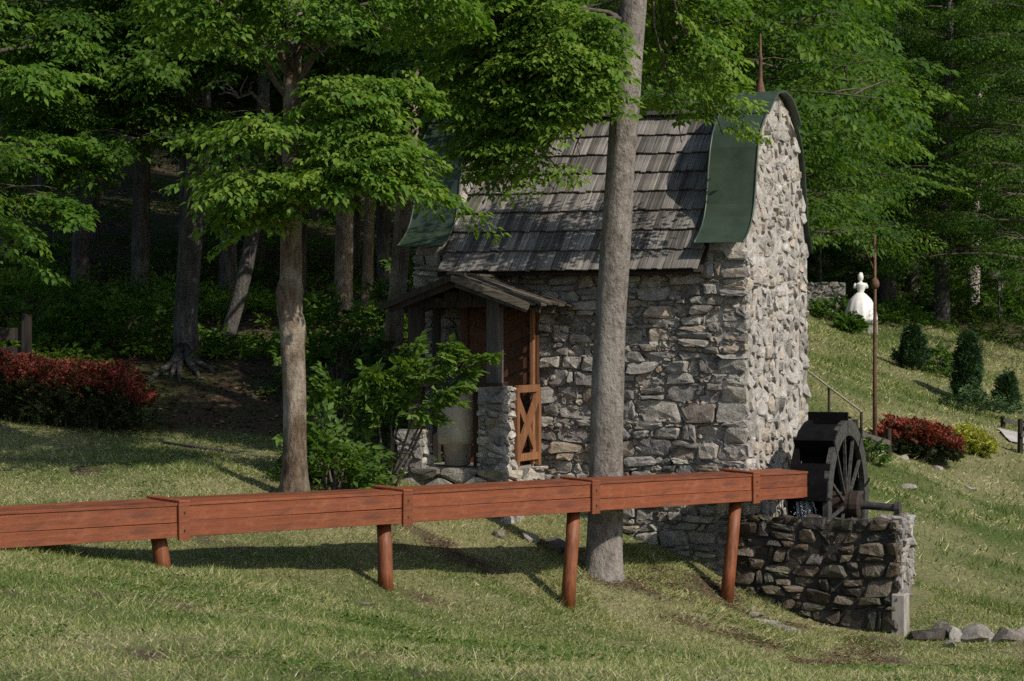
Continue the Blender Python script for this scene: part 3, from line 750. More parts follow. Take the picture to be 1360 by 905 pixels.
# ---------------------------------------------------------------- falling water
rng = random.Random(2)
wb = MB()
endp = FP(3.375, FW*.5, -.15)
for s in range(120):
    p = FP(3.37, rng.uniform(.05, FW-.05), rng.uniform(-.26,-.14)); vel = FDIR*rng.uniform(.35, 1.1)+FSID*rng.uniform(-.25,.25)
    pts = []; T = rng.uniform(.24,.44)
    for i in range(7):
        t = T*i/6; pts.append(p+vel*t+Vector((0,0,-4.9*t*t+rng.uniform(0,.15)*t)))
    wb.tube(pts, [.013*rng.uniform(.3,1.5)*(1-.05*i) for i in range(7)], 5)
for s in range(90):
    c = W(rng.gauss(1062, 9), rng.gauss(686, 7), 30.1+rng.uniform(-.2,.4)); r = rng.uniform(.003,.010)
    wb.add([c+Vector(v)*r for v in ((1,0,0),(-1,0,0),(0,1,0),(0,-1,0),(0,0,1.3),(0,0,-1.3))], [(0,2,4),(2,1,4),(1,3,4),(3,0,4),(2,0,5),(1,2,5),(3,1,5),(0,3,5)])
tag(wb.build('water_splash', M['water'], smooth=True), label='splashing water pouring from the flume end onto the wheel', cat='water', kind='stuff')

# ---------------------------------------------------------------- foliage engine
def leaf_mesh(name, pos, dr, nr, L, wr, tint, fold=.25, droop=.12):
    dr = dr/np.linalg.norm(dr, axis=1, keepdims=True)
    sd = np.cross(nr, dr); sd /= (np.linalg.norm(sd, axis=1, keepdims=True)+1e-9); nn = np.cross(dr, sd)
    L = L[:, None]; w = L*wr*.5
    v = np.empty((len(pos), 4, 3))
    v[:, 0] = pos; v[:, 1] = pos+dr*L*.42+sd*w+nn*L*fold*.3; v[:, 2] = pos+dr*L-nn*L*droop; v[:, 3] = pos+dr*L*.42-sd*w+nn*L*fold*.3
    n = len(pos); me = bpy.data.meshes.new(name)
    me.vertices.add(4*n); me.vertices.foreach_set('co', v.astype(np.float32).ravel())
    b = np.arange(n)[:, None]*4
    li = (b+np.array([[0,2,1,0,3,2]])).astype(np.int32).ravel()
    me.loops.add(6*n); me.loops.foreach_set('vertex_index', li)
    me.polygons.add(2*n); me.polygons.foreach_set('loop_start', np.arange(0, 6*n, 3, dtype=np.int32))
    at = me.attributes.new('tint', 'FLOAT', 'POINT'); at.data.foreach_set('value', np.repeat(np.clip(tint, 0, 1), 4).astype(np.float32))
    me.update(calc_edges=True); return me
def spray_template(rng, n_side=5, per=5, L=1.0, leaf=.16):
    P, D, N = [], [], []
    def leafs(a, b, cnt):
        d = b-a; d = d/np.linalg.norm(d); s = np.array([-d[1], d[0], 0]); s /= np.linalg.norm(s)+1e-9
        for i in range(cnt):
            t = (i+.6)/cnt; sg = 1 if i % 2 else -1
            p = a+(b-a)*t
            dd = d*rng.uniform(.5,.9)+s*sg*rng.uniform(.5,.95)+np.array([0,0,-rng.uniform(.05,.75)])
            P.append(p+np.array([0,0,rng.normal(0,.012)])); D.append(dd)
            N.append(np.array([rng.normal(0,.42), rng.normal(0,.42)-.25, 1.0]))
        P.append(b.copy()); D.append(d+np.array([0,0,-.25])); N.append(np.array([rng.normal(0,.2), rng.normal(0,.2), 1.0]))
    z = lambda x: -.22*x*x
    for i in range(n_side*2):
        t = (i+1)/(n_side*2+1); sg = 1 if i % 2 else -1
        a = np.array([t*L, 0, z(t*L)]); ln = L*(.52*(1-t)**.7+.10)*rng.uniform(.75,1.2); an = sg*rng.uniform(.55,.95)
        b = a+np.array([math.cos(an)*ln, math.sin(an)*ln, -.18*ln+rng.normal(0,.03)])
        leafs(a, b, max(2, int(per*ln/L*2)))
    leafs(np.array([.15*L,0,0]), np.array([L,0,z(L)]), per+2)
    return np.array(P), np.array(D), np.array(N)
_rt = np.random.default_rng(77)
TEMPL = [spray_template(_rt) for _ in range(6)]
SMALL = [spray_template(_rt, 3, 4) for _ in range(4)]
def grow(sp, leaf, seed, templ=TEMPL, tbase=.45, tvar=.22, wr=.58, name='crown', wild=0.0):
    """sp: list of (x,y,z, dx,dy,dz, size, tint offset); returns one mesh of leaves"""
    r = np.random.default_rng(seed); sp = np.asarray(sp, float); n = len(sp)
    which = r.integers(0, len(templ), n); PP, DD, NN, LL, TT = [], [], [], [], []
    for k, (tp, td, tn) in enumerate(templ):
        s = sp[which == k]
        if not len(s): continue
        f = s[:, 3:6]/np.linalg.norm(s[:, 3:6], axis=1, keepdims=True)
        up = np.c_[r.normal(0, .22+wild, len(s)), r.normal(0, .22+wild, len(s)), np.ones(len(s))]
        sd = np.cross(up, f); sd /= np.linalg.norm(sd, axis=1, keepdims=True)+1e-9; u = np.cross(f, sd)
        B = np.stack([f, sd, u], 1)                          # rows
        sz = s[:, 6][:, None, None]
        p = np.einsum('ni,sij->snj', tp, B)*sz+s[:, None, :3]
        d = np.einsum('ni,sij->snj', td, B)+r.normal(0, .13+wild*.5, (len(s), len(tp), 3)); nn = np.einsum('ni,sij->snj', tn, B)+r.normal(0, .12+wild*.5, (len(s), len(tp), 3))
        PP.append(p.reshape(-1, 3)); DD.append(d.reshape(-1, 3)); NN.append(nn.reshape(-1, 3))
        m = len(s)*len(tp)
        LL.append(leaf*r.uniform(.5, 1.35, m)); TT.append((tbase+np.repeat(s[:, 7]+r.normal(0, tvar*.55, len(s)), len(tp))+r.normal(0, tvar*.6, m)))
    return leaf_mesh(name, np.concatenate(PP), np.concatenate(DD), np.concatenate(NN), np.concatenate(LL), wr, np.concatenate(TT))
def curve_pts(a, b, sag, n=7, rng=None, wob=.0):
    a = Vector(a); b = Vector(b); out = []
    for i in range(n):
        t = i/(n-1); p = a.lerp(b, t); p.z += sag*4*t*(1-t)
        if rng and 0 < i < n-1: p += Vector((rng.gauss(0, wob), rng.gauss(0, wob), rng.gauss(0, wob)))
        out.append(p)
    return out
def at(pts, t):
    f = t*(len(pts)-1); i = min(int(f), len(pts)-2); return pts[i].lerp(pts[i+1], f-i)
class Tree:
    def __init__(s, seed): s.rng = random.Random(seed); s.seed = seed; s.wood = MB(); s.twig = MB(); s.sp = []
    def trunk(s, pts, rad, n=18, lumps=(), flare=1.5, rough=.05):
        s.pts = [Vector(p) for p in pts]; s.rad = rad
        fine = []; fr = []; m = len(pts)
        N = 60
        zs0 = s.pts[0].z
        for i in range(N):
            t = i/(N-1); f = t*(m-1); j = min(int(f), m-2); q = f-j
            P0 = s.pts[max(j-1,0)]; P1 = s.pts[j]; P2 = s.pts[j+1]; P3 = s.pts[min(j+2,m-1)]
            p = .5*((2*P1)+(P2-P0)*q+(2*P0-5*P1+4*P2-P3)*q*q+(3*P1-P0-3*P2+P3)*q*q*q)
            fine.append(p); r = rad[j]*(1-q)+rad[j+1]*q
            h = p.z-zs0; r *= 1+(flare-1)*math.exp(-max(h,0)/.22); fr.append(r)
        ph = s.rng.uniform(0, 6)
        def fn(i, th, p):
            v = 1+rough*(.6*math.sin(3*th+ph+p.z*.9)+.5*math.sin(5*th+p.z*2.3)+.4*math.sin(2*th-p.z*4.1))
            v += .22*max(0, math.sin(5*th+ph))*math.exp(-max(p.z-zs0, 0)/.2)*(flare-1)*1.5
            for (lz, la, am, wd) in lumps:
                da = (th-la+math.pi) % (2*math.pi)-math.pi
                v += am*math.exp(-((p.z-lz)/wd)**2-(da/.7)**2)
            return v
        s.fine = fine; s.fr = fr
        s.wood.tube(fine, fr, n, fn=fn); return s
    def tp(s, z):
        for p, q, r in zip(s.fine, s.fine[1:], s.fr):
            if q.z >= z: return p.lerp(q, (z-p.z)/max(q.z-p.z, 1e-6)), r
        return s.fine[-1], s.fr[-1]
    def limb(s, a, b, r0, sag=.3, sprays=16, size=.75, sub=5, toff=0.0, tmin=.25, dens=1.0):
        rng = s.rng; pts = curve_pts(a, b, sag, 7, rng, .04); L = (Vector(b)-Vector(a)).length
        s.twig.tube(pts, [max(.006, r0*(1-.88*i/6)) for i in range(7)], 6)
        d = (pts[-1]-pts[0]).normalized()
        br = [(pts, 1.0, tmin)]
        for k in range(sub):
            t = rng.uniform(.3, .92); p = at(pts, t); sg = 1 if k % 2 else -1
            an = sg*rng.uniform(.6, 1.15); dd = Vector((d.x*math.cos(an)-d.y*math.sin(an), d.x*math.sin(an)+d.y*math.cos(an), d.z*.5+rng.uniform(-.15,.25)))
            ln = L*rng.uniform(.22,.42)*(1.15-.6*t)
            q = curve_pts(p, p+dd*ln, .08*ln, 5, rng, .02)
            s.twig.tube(q, [max(.005, r0*.4*(1-.85*i/4)) for i in range(5)], 5); br.append((q, ln/L*1.6, .2))
        for q, wgt, t0 in br:
            for i in range(max(2, int(sprays*wgt*dens*(.55 if q is not pts else .8)))):
                t = rng.uniform(t0, 1.0); p = at(q, t); dq = (q[-1]-q[0]).normalized()
                an = rng.gauss(0, .75); f = Vector((dq.x*math.cos(an)-dq.y*math.sin(an), dq.x*math.sin(an)+dq.y*math.cos(an), rng.uniform(-.42,.08)))
                z = size*rng.uniform(.6,1.2)
                s.sp.append((p.x+rng.gauss(0,.06), p.y+rng.gauss(0,.06), p.z+rng.gauss(0,.07), f.x, f.y, f.z, z, toff))
    def crown(s, z0, z1, reach, n, r0=.05, sprays=14, size=.8, az=None, top=.35, toff=0.0, sub=4, rise=.25):
        rng = s.rng
        for i in range(n):
            t = (i+rng.random())/n; z = z0+(z1-z0)*t; p, _ = s.tp(z)
            a = (i*2.399+rng.uniform(-.4,.4)) if az is None else rng.uniform(*az)
            L = reach*(1-(1-top)*t**1.6)*rng.uniform(.7,1.15)
            b = p+Vector((math.cos(a)*L, math.sin(a)*L, rise*L*rng.uniform(.2,1.5)))
            s.limb(p, b, r0*(1-.5*t), sag=L*.06, sprays=sprays, size=size, sub=sub, toff=toff)
    def build(s, name, label, cat, group, bark, leafm, leaf, base, tbase=.45, tvar=.22, wr=.58, wild=0.0, gaps=.40):
        q = np.array(s.sp); lay = vnoise(q[:, 0]+q[:, 1]*.6, q[:, 2]*2.3, .9, s.seed)*.65+vnoise(q[:, 1]+s.seed, q[:, 2]*1.9+q[:, 0], 1.4, s.seed+2)*.35
        s.sp = [p for p, k in zip(s.sp, lay) if k > gaps]          # foliage lies in layers with air between
        if s.twig.v: s.twig.tube(s.fine[::5], [max(.004, r*.3) for r in s.fr[::5]], 5)     # unseen thin tube added inside the trunk to join the limbs
        base = Vector(base); e = empty(name, base, label=label, cat=cat, group=group)
        for mb in (s.wood, s.twig): mb.v = [tuple(Vector(v)-base) for v in mb.v]
        s.wood.build('trunk', M[bark], e, smooth=True)
        if s.twig.v: s.twig.build('branches', M['twig'], e, smooth=True)
        sp = np.array(s.sp); sp[:, :3] -= np.array(base)
        me = grow(sp, leaf, s.seed, tbase=tbase, tvar=tvar, wr=wr, wild=wild); mobj('crown', me, M[leafm], e)
        return e
def copy_tree(e, loc, rz, sc, label, group):
    c = e.copy(); COL.objects.link(c); c.location = loc; c.rotation_euler = (0, 0, rz); c.scale = (sc, sc, sc)
    c['label'] = label
    if group: c['group'] = group
    for ch in e.children:
        d = ch.copy(); COL.objects.link(d); d.parent = c
    return c

# --- the tall grey beech before the house
t = Tree(101)
b = W(803,760,28.3)
tp_ = [W(800,775,28.3), W(803,690,28.3), W(806,560,28.3), W(812,420,28.3), W(822,260,28.3), W(833,110,28.3), W(842,-20,28.3), W(848,-160,28.3), W(852,-320,28.3), W(850,-480,28.2), W(846,-680,28.2)]
t.trunk(tp_, [.212,.203,.192,.182,.172,.160,.152,.14,.11,.06,.02], 26, flare=1.28, rough=.05, lumps=[(W(0,560,28.3).z,1.2,.06,.05),(W(0,430,28.3).z,.6,.07,.05),(W(0,300,28.3).z,1.9,.06,.04),(W(0,640,28.3).z,2.1,.07,.05),(W(0,200,28.3).z,1.0,.06,.04)])
for a, e_, r, n_ in [((836,30),e,.032,n) for e, n in [((665,222,28.2),24),((705,236,28.0),26),((750,236,27.9),30),((765,180,28.5),18),((700,165,28.0),28),((735,150,28.0),24),((650,120,28.2),24),((600,80,28.2),20),((560,30,28.4),22),((640,40,28.0),24),((710,70,27.9),26),((752,95,28.4),18),((745,20,28.5),16),((690,195,28.1),30),((640,180,28.3),28),((655,250,28.2),20),((725,205,28.0),28),((620,140,28.3),24),((590,120,28.4),20),((680,140,28.0),26)]]+[
                     ((843,-50),(690,-10,28.0),.045,24),((845,-80),(600,-30,28.2),.045,24),((845,-60),(885,80,29.6),.03,7),((845,-70),(910,120,29.6),.03,7),((846,-90),(930,40,29.2),.03,10),((846,-90),(960,180,29.2),.03,16),((845,-70),(905,190,29.4),.03,8)]:
    p, _ = t.tp(W(*a, 28.3).z); t.limb(p, W(*e_), r, sag=.2, sprays=n_, size=.60, sub=5, tmin=.36)
t.crown(9.0, 11.5, 2.2, 4, .06, 12, .8, az=(1.9, 4.0))
t.crown(10.0, 12.5, 1.5, 6, .05, 12, .8, az=(-1.3, 1.3))
t.build('beech_tree', 'tall smooth grey trunk rising between the flume and the house wall', 'tree', None, 'bark_beech', 'leaf_bright', .084, b, tbase=.74, gaps=.36)

# --- the speckled maple on the lawn left of the porch
t = Tree(102); b = W(390,660,27.0)
tp_ = [W(390,668,27), W(391,610,27), W(391,520,27), W(386,420,27), W(386,330,27), W(388,220,27), W(389,100,27), W(392,0,27), W(395,-120,27.1), W(392,-260,27.2), W(396,-420,27.2)]
lz = lambda y: W(0,y,27).z
t.trunk(tp_, [.150,.135,.128,.132,.115,.105,.096,.09,.08,.05,.02], 24, lumps=[(lz(388),a_,.55,.09) for a_ in (1.2,4.4)]+[(lz(405),.0,.35,.16),(lz(470),1.5,.35,.07),(lz(440),3.2,.4,.12),(lz(520),1.3,.2,.05),(lz(345),4.2,.3,.1),(lz(430),2.0,.3,.05),(lz(560),5.5,.25,.1),(lz(610),1.7,.3,.05)], flare=1.35, rough=.07)
for y0, e_, r, n_ in [(300,(318,238,26.0),.028,20),(285,(455,225,26.0),.028,24),(268,(505,195,26.2),.032,26),(250,(335,160,25.8),.03,16),(230,(475,150,26.3),.03,18),(345,(325,268,26.3),.018,8),
                      (200,(280,110,26.2),.035,18),(180,(530,115,26.4),.035,14),(160,(430,75,25.8),.035,16),(240,(560,252,26.6),.032,7),(250,(625,285,27.0),.028,8),(140,(250,30,26.2),.04,20),(120,(520,40,26),.04,20),(100,(340,-30,26),.04,18),
                      (60,(600,0,26.6),.04,18),(110,(460,-20,26.0),.04,18),(90,(200,-20,26.4),.04,18),(110,(350,60,25.8),.025,10),(150,(440,125,25.9),.025,8),(90,(430,20,25.9),.025,10),(100,(385,75,25.9),.02,7)]:
    p, _ = t.tp(lz(y0)); t.limb(p, W(*e_), r, sag=.22, sprays=n_, size=.62, sub=4, tmin=.42)
t.crown(7.0, 9.4, 2.0, 9, .05, 12, .75)
t.build('maple_tree', 'knobbly speckled trunk on the lawn left of the porch shrub', 'tree', None, 'bark_maple', 'leaf_bright', .090, b, tbase=.66, gaps=.43)

# --- forest trees at the left, one by one
def forest_tree(seed, base, pts, rad, label, bark='bark_dark', leafm='leaf', cz=(5.5, 13), reach=3.0, n=24, limbs=(), leaf=.105, size=.85, tb=.42, flare=1.3, name='forest_tree', sprays=14):
    t = Tree(seed); t.trunk(pts, rad, 16, flare=flare, rough=.06)
    for y0, e_, r, n_, Y in limbs:
        p, _ = t.tp(W(0, y0, Y).z); t.limb(p, W(*e_), r, sag=.2, sprays=n_, size=size*.8, sub=5, tmin=.4)
    t.crown(cz[0], cz[1], reach, n, .055, sprays, size)
    return t.build(name, label, 'tree', None, bark, leafm, leaf, base, tbase=tb+.08, gaps=.34)
Y = 35
forest_tree(103, W(250,478,Y), [W(252,500,Y),W(246,430,Y),W(252,330,Y),W(262,220,Y),W(268,120,Y),W(272,-50,Y),W(275,-400,Y),W(275,-700,Y)], [.19,.175,.165,.155,.135,.115,.08,.02],
    'dark grey leaning trunk with spreading roots above the leaf-strewn bank', limbs=[(190,(150,40,33),.035,20,Y),(190,(200,10,33),.035,20,Y),(180,(60,150,32.5),.04,30,Y),(190,(150,200,32),.04,30,Y),(190,(240,195,32.2),.03,24,Y),(180,(290,200,32.3),.03,24,Y),
    (150,(20,90,33),.04,30,Y),(130,(90,20,33),.04,26,Y),(200,(80,235,32),.03,22,Y),(120,(330,90,33),.035,22,Y),(60,(180,90,32),.035,22,Y),(150,(205,95,33),.03,22,Y),(140,(262,110,33.3),.03,20,Y),(110,(310,55,33),.03,22,Y),(100,(235,40,33),.03,22,Y),(170,(300,150,33.2),.03,20,Y),(90,(140,60,33),.03,20,Y)], cz=(7.4, 11.5))
Y = 36.5
forest_tree(104, W(297,472,Y), [W(292,492,Y),W(301,450,Y),W(318,390,Y),W(335,310,Y),W(346,200,Y),W(352,60,Y),W(356,-250,Y),W(358,-600,Y)], [.125,.115,.11,.105,.10,.09,.07,.02],
    'mottled grey trunk slanting right out of the bank', n=22, cz=(7.5, 11.5))
Y = 43
forest_tree(105, W(106,378,Y), [W(106,392,Y),W(107,330,Y),W(111,240,Y),W(115,120,Y),W(116,-50,Y),W(118,-420,Y)], [.17,.15,.14,.12,.09,.02], 'thin pale-flecked trunk deep in the wood above the red hedge', n=26, cz=(7.6, 11.5),
    limbs=[(220,(30,120,39),.04,26,Y),(200,(200,130,40),.04,24,Y)])
Y = 38.5
forest_tree(106, W(456,428,Y), [W(456,440,Y),W(456,380,Y),W(458,280,Y),W(460,160,Y),W(462,0,Y),W(466,-450,Y)], [.155,.145,.14,.12,.10,.02], 'straight brown trunk standing behind the speckled maple', bark='bark_red', n=26, cz=(7.2, 11.5),
    limbs=[(230,(420,170,35.5),.03,22,Y),(200,(520,120,36),.03,22,Y)])
Y = 43
forest_tree(107, W(488,410,Y), [W(487,420,Y),W(488,370,Y),W(491,280,Y),W(493,120,Y),W(495,-380,Y)], [.11,.10,.09,.08,.02], 'slim trunk between the brown trunk and the porch trunk', bark='bark_red', n=22, cz=(7.4, 11.5))
Y = 34.5
forest_tree(108, W(520,484,Y), [W(515,500,Y),W(521,450,Y),W(528,380,Y),W(535,290,Y),W(546,170,Y),W(553,40,Y),W(556,-200,Y),W(556,-600,Y)], [.155,.14,.125,.118,.11,.10,.08,.02], 'flecked tan trunk leaning against the porch roof edge', bark='bark_red',
    n=26, cz=(7.4, 11.5), reach=3.2, limbs=[(235,(680,105,31.0),.05,16,Y),(120,(600,60,32),.04,24,Y),(100,(480,40,32),.04,24,Y),(180,(470,150,33),.03,14,Y)])
Y = 33
forest_tree(109, W(-120,500,Y), [W(-120,520,Y),W(-118,400,Y),W(-112,200,Y),W(-108,-100,Y),W(-105,-700,Y)], [.22,.2,.18,.15,.03], 'tree whose leafy branches hang in over the dark bench', n=26, cz=(6.6, 11.5), leafm='leaf_bright',
    limbs=[(200,(70,225,30.5),.04,30,Y),(190,(100,300,31),.04,24,Y),(230,(30,330,30.5),.03,18,Y),(150,(60,100,31),.04,28,Y),(250,(10,260,30.3),.03,20,Y)])

# --- woodland deeper behind, copies of three trees
def wood_proto(seed, H, reach, n, leafm, leaf, bark, size=1.25, cz0=.26, sprays=12):
    t = Tree(seed); r = t.rng
    t.trunk([(0,0,-.4),(.05,0,H*.2),(.15*r.random(),.1,H*.5),(.2,.1,H*.8),(.2,.15,H)], [.17,.15,.12,.08,.02], 12, flare=1.5, rough=.06)
    t.crown(H*cz0, H*.98, reach, n, .06, sprays, size, rise=.05, sub=4)
    return t
GB = 'background trees of the wood'
protos = []
for i, (sd, H, rc_, n, lf, lm) in enumerate([(201,15,4.0,46,.135,'leaf_dark'),(202,13,3.6,44,.13,'leaf_dark'),(203,17,4.4,50,.14,'leaf')]):
    protos.append((wood_proto(sd, H, rc_, n, lm, lf, 'bark_dark'), lf, lm))
rng = random.Random(64)
spots = []
for Yd, pxs in [(41,[-60,190,330,600,700,800]),(48,[30,250,420,540,760,880,990]),(56,[-90,140,340,480,640,820,940,1030]),(66,[40,230,400,560,700,860,980]),(80,[-40,130,300,470,620,780,930,1040]),(100,[60,240,420,600,780,960]),(122,[1000,1130,1220,1310,1400]),(116,[-20,90,180,330,500,690,860]),(70,[100,160])]:
    for px in pxs: spots.append((px+rng.uniform(-28,28), Yd+rng.uniform(-2.5,2.5)))
LB = 'one of the dark leafy trees filling the wood behind the mill house'
made = [None]*3
for i, (px, Yd) in enumerate(spots):
    k = i % 3; X = (px-680)*Yd/F; z = g1(X, Yd)
    if made[k] is None:
        tr, lf, lm = protos[k]; made[k] = tr.build('forest_tree', LB, 'tree', GB, 'bark_dark', lm, lf, (0,0,0), tbase=.5, tvar=.25, gaps=.30)
        made[k].location = (X, Yd, z-.1); made[k].rotation_euler = (0, 0, rng.uniform(0, 6.28))
    else: copy_tree(made[k], (X, Yd, z-.1), rng.uniform(0, 6.28), rng.uniform(.8, 1.15), LB, GB)
# --- trees of the right-hand hillside
def slope_tree(seed, px, py, Yd, H, r, cz, reach, n, label, bark='bark_dark', lean=6, leafm='leaf', leaf=.118, size=1.3, sprays=20):
    b = W(px, py, Yd); b.z = g1(b.x, b.y); t = Tree(seed)
    t.trunk([b-Vector((0,0,.3)), b+Vector((lean*.01,0,H*.15)), b+Vector((lean*.03,0,H*.4)), b+Vector((lean*.05,0,H*.7)), b+Vector((lean*.05,0,H))], [r*1.1,r,r*.85,r*.5,.03], 14, flare=1.4)
    t.crown(b.z+cz, b.z+H*.97, reach, n, .07, sprays, size, rise=-.05, sub=5, top=.45)
    return t.build('hillside_tree', label, 'tree', None, bark, leafm, leaf, b, tbase=.44, tvar=.30, gaps=.36, wr=.46)
h1 = slope_tree(301, 1250,434, 88, 15.5, .28, 1.9, 5.2, 52, 'dark trunk with a pale lit side on the slope behind the junipers', sprays=17)
slope_tree(302, 1291,421, 92, 14.5, .25, 2.2, 4.8, 40, 'short pale trunk under dark foliage beside the slope lantern', bark='bark_birch', sprays=16)
h3 = slope_tree(303, 1178,405, 90, 15, .30, 1.7, 5.0, 50, 'dark brown trunk directly behind the white statue', sprays=17)
slope_tree(305, 1035,420, 70, 13, .24, 3.0, 4.4, 46, 'leafy tree rising close behind the gable', leaf=.10, size=1.1, sprays=17)
h6 = slope_tree(306, 1375,420, 84, 15, .28, 1.9, 5.2, 48, 'spreading tree whose foliage overhangs the slope lantern', sprays=17)
slope_tree(310, 1010,330, 62, 12, .22, 3.8, 3.6, 36, 'tree whose leaves show around the rusty roof finial', leaf=.095, size=1.0, sprays=17)
for src, px, Yd, rz, sc, lab in [(h1,1212,97,2.1,1.05,'black trunk in shade between the statue and the tall slope trunk'),(h6,1120,101,4.0,1.15,'tall tree in the shade behind the low stone wall'),(h3,1320,112,1.2,1.25,'tall dark tree at the top of the slope behind the pale trunk'),
                                 (h1,1440,100,3.6,1.15,'broad dark tree at the edge of the wood right of the lantern'),(h3,1400,118,5.0,1.3,'tallest tree on the crest beyond the path fence'),(h6,1250,124,.7,1.3,'crest tree high behind the slope junipers')]:
    X = (px-680)*Yd/F; copy_tree(src, (X, Yd, g1(X, Yd)-.1), rz, sc, lab, None)

# ---------------------------------------------------------------- shrubs and hedges
def shrub(name, label, cat, c, rx, ry, rz, n, leaf, leafm, size, seed, tb=.45, tv=.22, up=.6, wr=.58, group=None, stems=6, fn=None, templ=SMALL, wild=.15, shell=.35):
    r = random.Random(seed); c = Vector(c); e = empty(name, c, label=label, cat=cat, group=group); sp = []
    for i in range(n):
        a = r.uniform(0, 6.283); u = r.uniform(-.15, 1); rr = math.sqrt(max(0, 1-u*u))*r.uniform(shell, 1)**.6
        p = Vector((math.cos(a)*rr*rx, math.sin(a)*rr*ry, max(.03, u*rz*r.uniform(shell,1)**.5)))
        d = Vector((math.cos(a)*rr, math.sin(a)*rr, up*r.uniform(.2,1.4)))
        sp.append((p.x, p.y, p.z, d.x, d.y, d.z, size*r.uniform(.6,1.2), fn(p.z/rz, r) if fn else 0.0))
    st = MB()
    for i in range(stems):
        a = r.uniform(0, 6.283); q = Vector((math.cos(a)*rx*.55, math.sin(a)*ry*.55, rz*r.uniform(.6,.9)))
        st.tube(curve_pts((0, 0, -.12), q, .1*rz, 5, r, .02), [.022,.018,.014,.010,.006], 6)
    if stems: st.build('stems', M['twig'], e, smooth=True)
    mobj('foliage', grow(sp, leaf, seed, templ, tb, tv, wr, 'foliage', wild), M[leafm], e); return e
def gp(px, py, Y):                       # a spot on the ground near a sight line
    p = W(px, py, Y); p.z = g1(p.x, p.y); return p
shrub('porch_shrub', 'large-leaved green shrub spreading left of the porch plinth', 'shrub', gp(444,640,28.6), .38,.38,1.15, 54, .115, 'leaf_shrub', .36, 401, tb=.68)
sb0 = gp(512,650,28.5); e = empty('porch_sapling', sb0, label='loose leafy sapling arching across the porch pillars', cat='sapling'); sp = []; r_ = random.Random(402); stm = MB()
for px, py, Yd in [(553,455,28.5),(590,470,28.3),(635,478,28.3),(600,520,28.2),(530,500,28.4),(500,520,28.4)]:
    q = curve_pts((0,0,-.1), W(px,py,Yd)-sb0, .22, 7, r_, .02); stm.tube(q, [.02,.018,.015,.012,.009,.006,.004], 6)
    for i in range(11):
        t_ = r_.uniform(.5,1); p = at(q, t_); d = (q[-1]-q[-3]); a_ = r_.gauss(0,.9)
        sp.append((p.x+r_.gauss(0,.03), p.y+r_.gauss(0,.03), p.z+r_.gauss(0,.03), d.x*math.cos(a_)-d.y*math.sin(a_), d.x*math.sin(a_)+d.y*math.cos(a_)-.05, d.z*.4+r_.uniform(-.05,.1), r_.uniform(.2,.36), 0))
stm.build('stems', M['twig'], e, smooth=True); mobj('foliage', grow(sp, .12, 402, SMALL, .78, .2, .58, 'foliage', .15), M['leaf_shrub'], e)
shrub('leafy_bush', 'low bush of green leaves at the foot of the porch shrub by the flume', 'shrub', gp(440,650,27.9), .40,.35,.62, 60, .10, 'leaf_shrub', .35, 403, tb=.45)
shrub('leafy_bush', 'bush filling the gap between the speckled maple and the porch trunk', 'shrub', gp(450,520,33), .75,.6,1.05, 90, .11, 'leaf_shrub', .4, 404, tb=.45)
shrub('leafy_bush', 'dim green bush behind the flecked tan porch trunk', 'shrub', gp(560,450,35.5), .8,.6,1.3, 70, .11, 'leaf_shrub', .4, 405, tb=.4)
shrub('leafy_bush', 'bright ferny bush growing behind the dark bench', 'shrub', gp(30,445,36.5), 1.1,.8,.85, 120, .10, 'leaf_bright', .4, 406, tb=.6)
shrub('leafy_bush', 'low fern clump on the bank left of the leaning trunk', 'shrub', gp(150,470,36), .9,.7,.5, 60, .10, 'leaf', .36, 407, tb=.5)
def hedge(name, label, x0, x1, y, w, h, n, leafm, seed, fn, leaf=.05, size=.15, lev=1.0):
    r = random.Random(seed); cx = (x0+x1)/2; z = g1(cx, y); e = empty(name, (cx, y, z), label=label, cat='hedge'); sp = []
    for i in range(n):
        x = r.uniform(x0, x1)-cx; yy = r.uniform(-w/2, w/2); t = r.random()**.6; hh = h*(.86+.22*float(vnoise(x*1.0, seed, 1.3, 1)))
        ed = min(1, (min(x-(x0-cx), (x1-cx)-x)+.12)/.45); zz = t*hh*max(.35, ed)**.5+(g1(cx+x, y+yy)-z)*lev
        sp.append((x, yy, zz, r.gauss(0,.6), r.gauss(0,.6)-.2, .9, size*r.uniform(.6,1.2), fn(t, r)))
    st = MB()
    for i in range(14):
        x = r.uniform(x0+.2, x1-.2)-cx; st.tube([(x,0,-.15),(x+r.gauss(0,.05),r.gauss(0,.1),h*.4),(x+r.gauss(0,.1),r.gauss(0,.15),h*.75)], [.014,.01,.005], 5)
    st.build('stems', M['twig'], e); mobj('foliage', grow(sp, leaf, seed, SMALL, .35, .16, .5, 'foliage', .35), M[leafm], e); return e
redfn = lambda t, r: (.30 if t > .72 else (.14 if t > .6 and r.random() < .5 else -.22))+r.gauss(0,.06)
p0, p1 = W(-60,0,30.6), W(192,0,30.6)
hedge('red_hedge', 'red-tipped hedge by the dark bench at the wood edge', p0.x, p1.x, 30.8, .8, .80, 1900, 'leaf_red', 411, redfn, .042, .13)
p0, p1 = W(1168,0,54), W(1270,0,54)
hedge('red_hedge', 'clipped red hedge at the foot of the slope beside the yellow hedge', p0.x, p1.x, 54, 1.3, .66, 1100, 'leaf_red', 412, lambda t, r: (.34 if t > .5 else -.22)+r.gauss(0,.1), .075, .2, .35)
p0, p1 = W(1268,0,56), W(1316,0,56)
hedge('yellow_hedge', 'low yellow hedge between the red hedge and the path', p0.x, p1.x, 56, .8, .42, 500, 'leaf_yellow', 413, lambda t, r: .1+.2*t, .06, .16)
